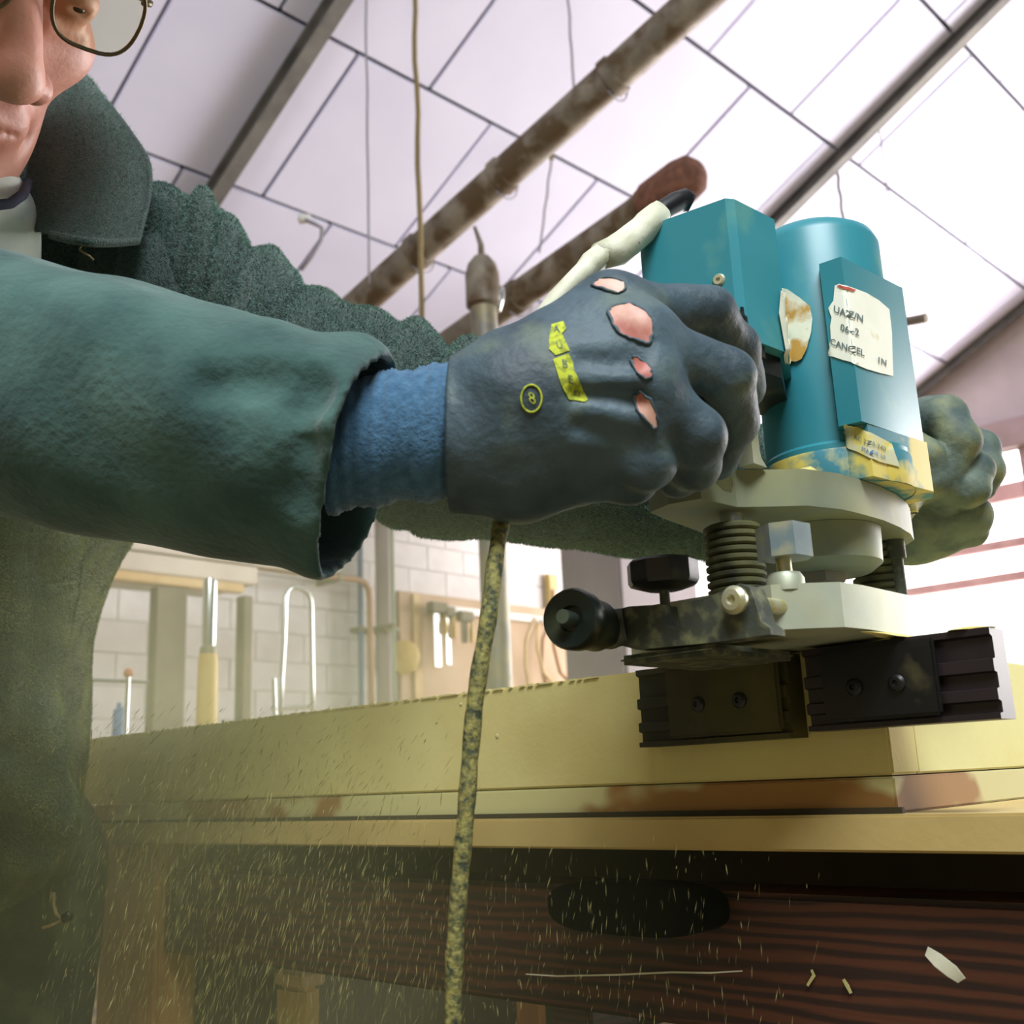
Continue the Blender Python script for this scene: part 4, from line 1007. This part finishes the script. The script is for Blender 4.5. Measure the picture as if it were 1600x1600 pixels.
# ---- near glove
def chain(d, p, pts, k):
    for a, b in zip(pts, pts[1:]):
        c = cap(p, K(*a[:3]), K(*b[:3]), a[3], b[3]); d = c if d is None else smin(d, c, k)
    return d
IDX = [(955, 488, .482, .0145), (1110, 484, .500, .0108), (1150, 545, .520, .0110), (1166, 606, .532, .0098)]
MID = [(998, 530, .463, .0130), (1136, 588, .473, .0118), (1148, 655, .492, .0108), (1118, 718, .508, .0100)]
RNG = [(1004, 604, .455, .0125), (1090, 682, .458, .0118), (1086, 726, .478, .0108), (1056, 744, .494, .0100)]
LIT = [(995, 660, .458, .0120), (1010, 722, .456, .0118), (985, 748, .474, .0105), (960, 745, .490, .0095)]
THB = [(850, 548, .492, .0150), (945, 486, .520, .0140), (1040, 500, .548, .0120), (1110, 545, .560, .0105)]
def glovef(p):
    d = chain(None, p, [(700, 672, .470, .0290), (800, 672, .470, .0300)], .01)
    d = smin(d, cap(p, K(705, 700, .470), K(800, 735, .470), .0245, .0200), .02)
    for k in (IDX, MID, RNG, LIT):
        d = smin(d, cap(p, K(820, 630+.22*(k[0][1]-560), .470), K(*k[0][:3]), .0260, k[0][3]+.0035), .016)
    d = smin(d, cap(p, K(815, 728, .474), K(965, 712, .476), .0215, .0190), .012)           # heel of the hand
    d = smin(d, cap(p, K(870, 620, .487), K(960, 640, .490), .022, .020), .02)
    d = chain(d, p, THB, .012)
    f = None
    for k in (IDX, MID, RNG, LIT):
        g = chain(None, p, k, .004); f = g if f is None else smin(f, g, .0016)
    d = smin(d, f, .007)
    # knuckle swellings
    for k in (IDX, MID, RNG, LIT): d = smin(d, ell(p, K(*k[0][:3]), (.0155, .0150, .0155)), .006)
    # creases between the metacarpals and at the wrist
    for a, b in (((905, 560), (985, 565)), ((900, 615), (992, 622)), ((905, 668), (990, 690))):
        d = smax(d, -cap(p, K(a[0], a[1], .4395), K(b[0], b[1], .4405), .0010, .0022), .008)
    return d+.0007*sn(p, 120, 4)
lo, hi = bbox([K(690, 640, .45), K(1200, 640, .57), K(900, 430, .50), K(900, 820, .50)], .03)
lo[0] = K(770, 640, .47)[0]-.02
gv, bg = cmesh('near_glove', glovef, lo, hi, .0016, MT['glove'], label='grey rubber coated glove with torn knuckles')
# ribbed blue knit cuff of the glove (lofted)
cx = [(812, 672, .470, .0328), (780, 670, .470, .0318), (740, 672, .470, .0305), (700, 675, .470, .0297), (660, 678, .470, .0292), (620, 682, .471, .0288), (570, 690, .472, .0290), (520, 700, .474, .0290)]
V = []; n = 96; m_ = 90
xs = [c[0] for c in cx][::-1]
for i in range(m_):
    x = 812-(812-520)*i/(m_-1); y = np.interp(x, xs, [c[1] for c in cx][::-1]); D = np.interp(x, xs, [c[2] for c in cx][::-1]); r = np.interp(x, xs, [c[3] for c in cx][::-1])
    for k in range(n):
        a = 2*math.pi*k/n
        w = .00042*math.sin(x*.30+.9*math.sin(a+1))+.0009*math.sin(x*.085+1.2*math.sin(a*2+1))+.0003*math.sin(x*.9)+(.00025*math.sin(a*48))
        if 700 < x < 712: w -= .0012
        rr = r+w
        V.append(K(x, y, D)+np.array([.05*math.cos(a)*rr, math.cos(a)*rr, math.sin(a)*rr*.86]))
Q = [(i*n+k, i*n+(k+1) % n, (i+1)*n+(k+1) % n, (i+1)*n+k) for i in range(m_-1) for k in range(n)]
mesh_np('glove_cuff', cw(np.array(V)), Q, MT['knit'], gv, True, 'blue ribbed knit cuff')
# torn holes over the knuckles: skin showing, with a rolled rubber edge
holes = [[(925, 446), (938, 436), (958, 436), (975, 441), (978, 452), (966, 460), (948, 456)],
         [(950, 487), (962, 478), (985, 476), (1004, 484), (1018, 500), (1019, 522), (1014, 538), (1000, 534), (985, 528), (970, 522), (958, 508)],
         [(985, 560), (993, 556), (1006, 564), (1018, 578), (1018, 590), (1008, 592), (996, 582)],
         [(991, 618), (1002, 610), (1016, 624), (1026, 646), (1027, 666), (1020, 670), (1008, 656), (996, 640)]]
for i, hpoly in enumerate(holes):
    s = decal('torn_hole', bg, hpoly, MT['knuckle'], gv, off=.0008, step=3, label='bare knuckle showing through the tear')
    pts = []
    for j in range(len(hpoly)):
        a, b = np.array(hpoly[j], float), np.array(hpoly[(j+1) % len(hpoly)], float)
        for q in range(3):
            v = a+(b-a)*q/3+rng.uniform(-1.2, 1.2, 2); h = hit(bg, v[0], v[1], .0006)
            if h: pts.append(h)
    if len(pts) > 4: MB().tube(pts+pts[:2], [random.uniform(.0003, .0009) for _ in range(len(pts)+2)], 6, caps=False).build('rolled_edge', MT['glove'], s, smooth=True)
# printed mark: yellow block lettering and a small round symbol
pl = [(866, 506), (878, 503), (886, 512), (884, 520), (918, 622), (916, 629), (886, 627), (872, 590), (864, 560), (858, 530)]
for i, pp in enumerate(([(862, 508), (880, 503), (885, 514), (878, 522), (882, 530), (890, 548), (868, 556), (858, 546), (858, 530)],
                        [(864, 562), (888, 553), (894, 566), (897, 580), (903, 590), (918, 625), (914, 629), (888, 625), (876, 600), (870, 580)])):
    yl = decal('printed_mark', bg, pp, MT['yellow'], gv, off=.0005, step=3)
    for ch, px, py, s in ((('A', 870, 516, 15), ('U', 874, 541, 15)), (('B', 882, 570, 17), ('E', 891, 594, 17), ('D', 901, 615, 17)))[i]:
        text_on('letter', bg, ch, px, py, (.95, .22), (-.15, -1), s, MT['glove'], yl, off=.0009)
pts = [hit(bg, 830+16*math.cos(a), 623+21*math.sin(a), .0005) for a in np.linspace(0, 2*math.pi, 25)]
if None not in pts:
    rg = MB().tube(pts, .00045, 5, caps=False).build('printed_ring', MT['yellow'], gv, smooth=True)
    text_on('letter', bg, '8', 831, 623, (.95, .25), (-.2, -1), 26, MT['yellow'], rg, off=.0007)

# ---- far glove gripping the right handle
def farglove(p):
    d = cap(p, K(1340, 800, .80), K(1430, 812, .79), .034, .030)
    d = smin(d, cap(p, K(1420, 815, .79), K(1500, 812, .785), .026, .0185), .02)             # lower palm
    d = smin(d, ell(p, K(1455, 690, .80), (.032, .034, .028)), .015)
    f = None
    for pts in ([(1425, 668, .78, .0165), (1475, 655, .765, .0165), (1498, 690, .752, .0150), (1478, 735, .752, .0130)],
                [(1490, 690, .80, .0150), (1532, 702, .785, .0135), (1542, 735, .775, .0120), (1535, 760, .775, .0105)],
                [(1490, 740, .775, .0135), (1520, 735, .760, .0140), (1518, 762, .752, .0125), (1508, 772, .752, .0110)],
                [(1418, 692, .755, .0120), (1446, 715, .745, .0130), (1455, 750, .745, .0130), (1440, 765, .75, .0110)],
                [(1430, 745, .76, .0150), (1470, 760, .755, .0140), (1480, 778, .757, .0110)],
                [(1470, 805, .775, .017), (1515, 805, .770, .0150), (1522, 830, .775, .0110)]):
        g = chain(None, p, pts, .004); f = g if f is None else smin(f, g, .0018)
    d = smin(d, f, .005)
    return d+.0011*sn(p, 75, 6)
lo, hi = bbox([K(1390, 620, .74), K(1560, 880, .83), K(1300, 760, .83)], .035)
fg, bf = cmesh('far_glove', farglove, lo, hi, .0018, MT['glovefar'], label='dusty grey glove behind the router')
# ---- jacket collar: a folded sheet of cloth
L_ = [(112, 108, .83), (80, 160, .79), (58, 212, .75), (46, 262, .715), (46, 310, .690), (54, 352, .672), (62, 362, .668)]
Rr = [(138, 126, .83), (172, 168, .80), (205, 212, .775), (232, 258, .755), (232, 310, .735), (222, 352, .715), (216, 378, .700)]
def cinterp(T, t):
    x = t*(len(T)-1); i = min(int(x), len(T)-2); f = x-i
    p = [T[max(i-1, 0)], T[i], T[i+1], T[min(i+2, len(T)-1)]]; p = [np.array(q) for q in p]
    return .5*((2*p[1])+(-p[0]+p[2])*f+(2*p[0]-5*p[1]+4*p[2]-p[3])*f*f+(-p[0]+3*p[1]-3*p[2]+p[3])*f**3)
V = []; nu, nv = 36, 48
for j in range(nv):
    t_ = j/(nv-1); a = cinterp(L_, t_); b = cinterp(Rr, t_)
    for i in range(nu):
        s = i/(nu-1); q = a*(1-s)+b*s
        bul = math.sin(math.pi*s)*(.018+.014*t_)-.010*math.exp(-((s-.42)/.12)**2)*math.sin(math.pi*min(1, t_*1.2))
        q = q+np.array([0, 10*math.sin(math.pi*s)*t_**4*1.0, -bul]); V.append(K(*q))
Q = [(j*nu+i, j*nu+i+1, (j+1)*nu+i+1, (j+1)*nu+i) for j in range(nv-1) for i in range(nu-1)]
co = mesh_np('collar', cw(np.array(V)), Q, MT['fleece'], man, True, 'turned down fleece collar')
so = co.modifiers.new('s', 'SOLIDIFY'); so.thickness = .005; so.offset = 0; bv = co.modifiers.new('b', 'BEVEL'); bv.width = .002; bv.segments = 3
edge = [V[j*nu+nu-1] for j in range(6, nv)]+[V[(nv-1)*nu+i] for i in range(nu-1, 4, -1)]
MB().tube([cw(q-np.array([0, 0, .003])) for q in edge[::2]], .0028, 8).build('collar_hem', MT['fleece'], co, smooth=True)
e2 = [V[j*nu+nu-5] for j in range(4, nv-2)]
MB().tube([cw(q-np.array([0, 0, .0026])) for q in e2[::3]], .0009, 6).build('stitch_line', MT['fleece'], co, smooth=True)
# loose pale thread under the collar
MB().tube([cw(K(*q)) for q in ((124, 372, .655), (128, 382, .652), (124, 390, .652), (132, 396, .652), (140, 400, .650), (146, 406, .650))], .0006, 6).build('loose_thread', MT['rope'], man, smooth=True)
# hem cord with a stopper
MB().tube([cw(K(*q)) for q in ((84, 1395, .78), (84, 1415, .775), (88, 1428, .77), (96, 1436, .77), (104, 1434, .77), (98, 1438, .77), (80, 1446, .77), (66, 1450, .77))], .0012, 6).build('hem_cord', MT['rope'], man, smooth=True)
MB().lathe(cw(K(104, 1433, .768)), (.3, -.3, .2), [(0, -.004), (.003, -.003), (.0035, .003), (0, .005)], 12).build('cord_stop', MT['black'], man, smooth=True)

# ---- trousers and boots
FZ = R.T@np.array([0, 0, -1.0]); down = np.array([FZ[0], FZ[1], -FZ[2]])     # straight down in camera-frame metres
def trouf(p):
    hp = K(-170, 1440, .88)
    d = ell(p, hp, (.155, .14, .115), TB)
    for dx, dd in ((.085, .05), (-.085, -.03)):
        h0 = hp+TB[:, 0]*dx; kn = h0+down*.42+TB[:, 2]*.02*0; an = h0+down*.735
        d = smin(d, cap(p, h0, kn, .092, .068), .03); d = smin(d, cap(p, kn, an, .068, .055), .02)
    return d+.003*sn(p, 28, 3)+.0012*sn(p, 80, 4)
hp = K(-170, 1440, .88)
lo, hi = bbox([hp+down*.78, hp-down*.15], .21)
cmesh('trousers', trouf, lo, hi, .008, MT['trouser'])
for dx in (.085, -.085):
    h0 = hp+TB[:, 0].astype(float)*dx+down*.735; w = cw(h0); fwd = R@np.array([.5, 0, -.1]); fwd[2] = 0; fwd /= np.linalg.norm(fwd)
    V_, Q_ = sdf_mesh(lambda p: smin(smax(smin(ell(p, (0, 0, .10), (.052, .052, .10)), ell(p, (.10, 0, .045), (.12, .048, .048)), .03), -(p[..., 2]-.012), .004), ell(p, (.07, 0, .012), (.165, .055, .016)), .004), (-.08, -.07, -.01), (.25, .07, .21), .005)
    B_ = np.stack([fwd, np.cross([0, 0, 1], fwd), [0, 0, 1]], 0)
    mesh_np('boot', V_@B_+np.array([w[0], w[1], .006]), Q_, MT['boot'], man)

# ================================================================== THE ROUTER'S CABLE
rp = router
pts = [P(*q) for q in ((1082, 318, .60), (1070, 312, .60), (1055, 318, .595), (1035, 330, .59), (1010, 352, .58))]
MB().tube(pts, [.0050, .0062, .0062, .0058, .0055], 16).build('strain_relief', MT['black'], rp, smooth=True)
pts = [P(*q) for q in ((1030, 332, .589), (1012, 350, .582), (1004, 358, .58), (985, 375, .572), (962, 392, .566), (935, 402, .56))]
MB().tube(pts, [.0066, .0074, .0078, .0080, .0082, .0070], 18, jitter=.07).build('taped_sleeve', MT['tape'], rp, smooth=True, label='cream tape wrapped round the cable')
pts = [P(*q) for q in ((992, 366, .566), (986, 362, .5655), (988, 372, .564), (998, 380, .566))]
MB().tube(pts, .0009, 6).build('red_tie', MT['redmark'], rp, smooth=True)
pts = [P(*q) for q in ((942, 398, .56), (925, 412, .556), (912, 425, .55), (895, 440, .545), (872, 468, .54), (852, 492, .536), (838, 520, .532))]
MB().tube(pts, [.0060, .0062, .0056, .0054, .0052, .0050, .0048], 16, jitter=.10).build('taped_sleeve', MT['tape'], rp, smooth=True)
cb = []
for q in ((852, 492, .536), (835, 530, .535), (815, 600, .53), (800, 700, .515), (790, 780, .49), (781, 830, .470), (772, 890, .455), (764, 960, .447), (752, 1030, .442), (741, 1110, .438), (734, 1190, .435), (728, 1270, .432), (722, 1340, .430), (715, 1420, .428), (710, 1500, .426), (708, 1600, .424), (708, 1700, .424), (712, 1850, .43), (730, 2050, .45)): cb.append(P(*q))
zz = cb[-1].copy(); k = 0
while zz[2] > .02: zz = zz+np.array([.01*math.sin(k*.3), .004, -.05]); cb.append(zz.copy()); k += 1
# smooth the run
def dens(pts, n=4):
    out = []; T = [tuple(p) for p in pts]
    for i in range(n*(len(T)-1)+1): out.append(cinterp(T, i/(n*(len(T)-1))))
    return out
dp = dens(cb, 5)
cbo = MB().tube(dp, [.0035*(1+.05*math.sin(i*1.1)) for i in range(len(dp))], 16, jitter=.03).build('power_cable', MT['cable'], rp, smooth=True, label='sawdust caked cable hanging down to the floor')

# ================================================================== FLEECE PILE
def pile(name, src, n, ln, wd_, m, front=True, yr=(-1e9, 1e9)):
    me = src.data; w0 = np.array(ORG[src.name]); nv_ = len(me.vertices)
    co = np.empty(nv_*3, np.float32); me.vertices.foreach_get('co', co); co = co.reshape(-1, 3)+w0
    qd = np.array([list(p.vertices)[:4] for p in me.polygons if len(p.vertices) == 4])
    cen = co[qd].mean(1); nr = np.cross(co[qd[:, 1]]-co[qd[:, 0]], co[qd[:, 3]]-co[qd[:, 0]]); ar = np.linalg.norm(nr, axis=1); nr /= ar[:, None]+1e-12
    tv = C0-cen; tv /= np.linalg.norm(tv, axis=1)[:, None]
    ok = (nr*tv).sum(1)
    if ((cen-cen.mean(0))*nr*ar[:, None]).sum() < 0 and front: nr = -nr; ok = -ok
    if not front: nr = nr*np.sign(ok)[:, None]; ok = np.abs(ok)
    cc = (cen-C0)@R; px = 800+F*cc[:, 0]/-cc[:, 2]; py = 800-F*cc[:, 1]/-cc[:, 2]
    sel = np.where((ok > -.35) & (py > yr[0]) & (py < yr[1]) & (px > -60) & (px < 1700))[0]
    pick = rng.choice(sel, n, p=ar[sel]/ar[sel].sum())
    a, b = rng.random((2, n, 1)); Q_ = co[qd[pick]]
    base = (Q_[:, 0]*(1-a)+Q_[:, 1]*a)*(1-b)+(Q_[:, 3]*(1-a)+Q_[:, 2]*a)*b
    d = nr[pick]+rng.normal(0, .55, (n, 3)); d /= np.linalg.norm(d, axis=1)[:, None]
    sd_ = np.cross(d, rng.normal(0, 1, (n, 3))); sd_ /= np.linalg.norm(sd_, axis=1)[:, None]
    L_ = ln*rng.uniform(.5, 1.3, (n, 1)); V_ = np.stack([base-sd_*wd_-nr[pick]*.0004, base+sd_*wd_-nr[pick]*.0004, base+d*L_], 1).reshape(-1, 3)-w0
    me2 = bpy.data.meshes.new(name); me2.vertices.add(3*n); me2.vertices.foreach_set('co', V_.astype(np.float32).ravel())
    me2.loops.add(3*n); me2.loops.foreach_set('vertex_index', np.arange(3*n)); me2.polygons.add(n)
    me2.polygons.foreach_set('loop_start', np.arange(0, 3*n, 3)); me2.polygons.foreach_set('loop_total', np.full(n, 3)); me2.update(); me2.validate()
    me2.materials.append(m); o = bpy.data.objects.new(name, me2); COL.objects.link(o); o.parent = src; o['kind'] = 'stuff'
    return o
pm = mat('fleece_fibre', '#39564e', '#7a9c8c', .9, scale=300, spec=.1, sheen=.2)
pile('fleece_pile', fsl, 150000, .0024, .00028, pm)
pile('fleece_pile', co, 40000, .0048, .00022, pm, False)
pile('fleece_pile', jk, 40000, .0024, .00028, pm, True, (-1e9, 770))
pile('fleece_pile', jk, 90000, .0024, .00030, mat('dusty_fibre', '#48604f', '#9ca36a', .9, scale=40, spec=.1, sheen=.2), True, (770, 1e9))

# ================================================================== FLYING SAWDUST
def chips(name, label, n, region, Dr, ln, wd_, m, slant, seed):
    g = np.random.default_rng(seed); V_ = []
    x0, x1, y0, y1 = region
    px = x0+(x1-x0)*g.beta(2.0, 2.6, n); py = y0+(y1-y0)*g.beta(1.7, 1.6, n); D = g.uniform(Dr[0], Dr[1], n)
    cz = np.array([P(a, b, d) for a, b, d in zip(px, py, D)])
    tdir = np.stack([g.normal(slant[0], .14, n), g.normal(slant[1], .14, n), -np.ones(n)], 1); tdir /= np.linalg.norm(tdir, axis=1)[:, None]
    sdir = np.cross(tdir, g.normal(0, 1, (n, 3))); sdir /= np.linalg.norm(sdir, axis=1)[:, None]; th = np.cross(tdir, sdir)
    L_ = (ln*g.uniform(.3, 1.5, n)*(D/.7))[:, None]; W_ = (wd_*g.uniform(.5, 1.5, n)*(D/.7))[:, None]
    vs = np.stack([cz-tdir*L_, cz+sdir*W_, cz+tdir*L_, cz-sdir*W_, cz+th*W_*.6, cz-th*W_*.6], 1).reshape(-1, 3)
    fs = np.array([(0, 1, 4), (1, 2, 4), (2, 3, 4), (3, 0, 4), (1, 0, 5), (2, 1, 5), (3, 2, 5), (0, 3, 5)])
    fs = (fs[None]+6*np.arange(n)[:, None, None]).reshape(-1, 3)
    o = mesh_np(name, vs, fs, m, None, False); tag(o, label, 'sawdust', None, 'stuff'); return o
chips('flying_sawdust', 'cloud of fine yellowish sawdust slivers falling at the left end of the panel', 3800, (40, 800, 1130, 1720), (.50, .98), .0042, .00022, MT['chip'], (-.25, .10), 3)
chips('falling_sawdust', 'sparse thin sawdust slivers falling in front of the bench beam', 600, (420, 1340, 1300, 1640), (.44, .60), .0034, .00014, MT['chip'], (-.14, .05), 5)
chips('drifting_sawdust', 'fine dust blown slanting across the face of the panel at the left', 1500, (60, 760, 1090, 1400), (.55, 1.0), .0036, .00020, mat('dark_dust', '#6b6a42', '#85835a', .9), (-.8, .35), 8)

# haze of fine dust hanging round the cut, thickest at the left
hz = bpy.data.materials.new('dust_haze'); hz.use_nodes = True; nt = hz.node_tree; N = nt.nodes; L = nt.links
N.remove(N['Principled BSDF']); pv = N.new('ShaderNodeVolumePrincipled'); L.new(pv.outputs[0], N['Material Output'].inputs['Volume'])
pv.inputs['Color'].default_value = (.80, .84, .50, 1); pv.inputs['Anisotropy'].default_value = .2
tc = N.new('ShaderNodeTexCoord'); ln_ = N.new('ShaderNodeVectorMath'); ln_.operation = 'LENGTH'; L.new(tc.outputs['Object'], ln_.inputs[0])
mr = N.new('ShaderNodeMapRange'); mr.inputs[1].default_value = .15; mr.inputs[2].default_value = 1.0; mr.inputs[3].default_value = 1; mr.inputs[4].default_value = 0
L.new(ln_.outputs['Value'], mr.inputs[0]); nz = N.new('ShaderNodeTexNoise'); nz.inputs['Scale'].default_value = 3.2; nz.inputs['Detail'].default_value = 3; L.new(tc.outputs['Object'], nz.inputs['Vector'])
m1 = N.new('ShaderNodeMath'); m1.operation = 'MULTIPLY'; L.new(mr.outputs[0], m1.inputs[0]); L.new(nz.outputs['Fac'], m1.inputs[1])
m2 = N.new('ShaderNodeMath'); m2.operation = 'MULTIPLY'; L.new(m1.outputs[0], m2.inputs[0]); m2.inputs[1].default_value = 2.6; L.new(m2.outputs[0], pv.inputs['Density'])
hm = bmesh.new(); bmesh.ops.create_icosphere(hm, subdivisions=4, radius=1.0); hme = bpy.data.meshes.new('dust_cloud'); hm.to_mesh(hme); hm.free(); hme.materials.append(hz)
ho = bpy.data.objects.new('dust_cloud', hme); COL.objects.link(ho); ho.location = tuple(P(290, 1255, .82)); ho.scale = (.36, .50, .30)
tag(ho, 'yellowish haze of fine sawdust hanging around the left end of the panel', 'dust', None, 'stuff')
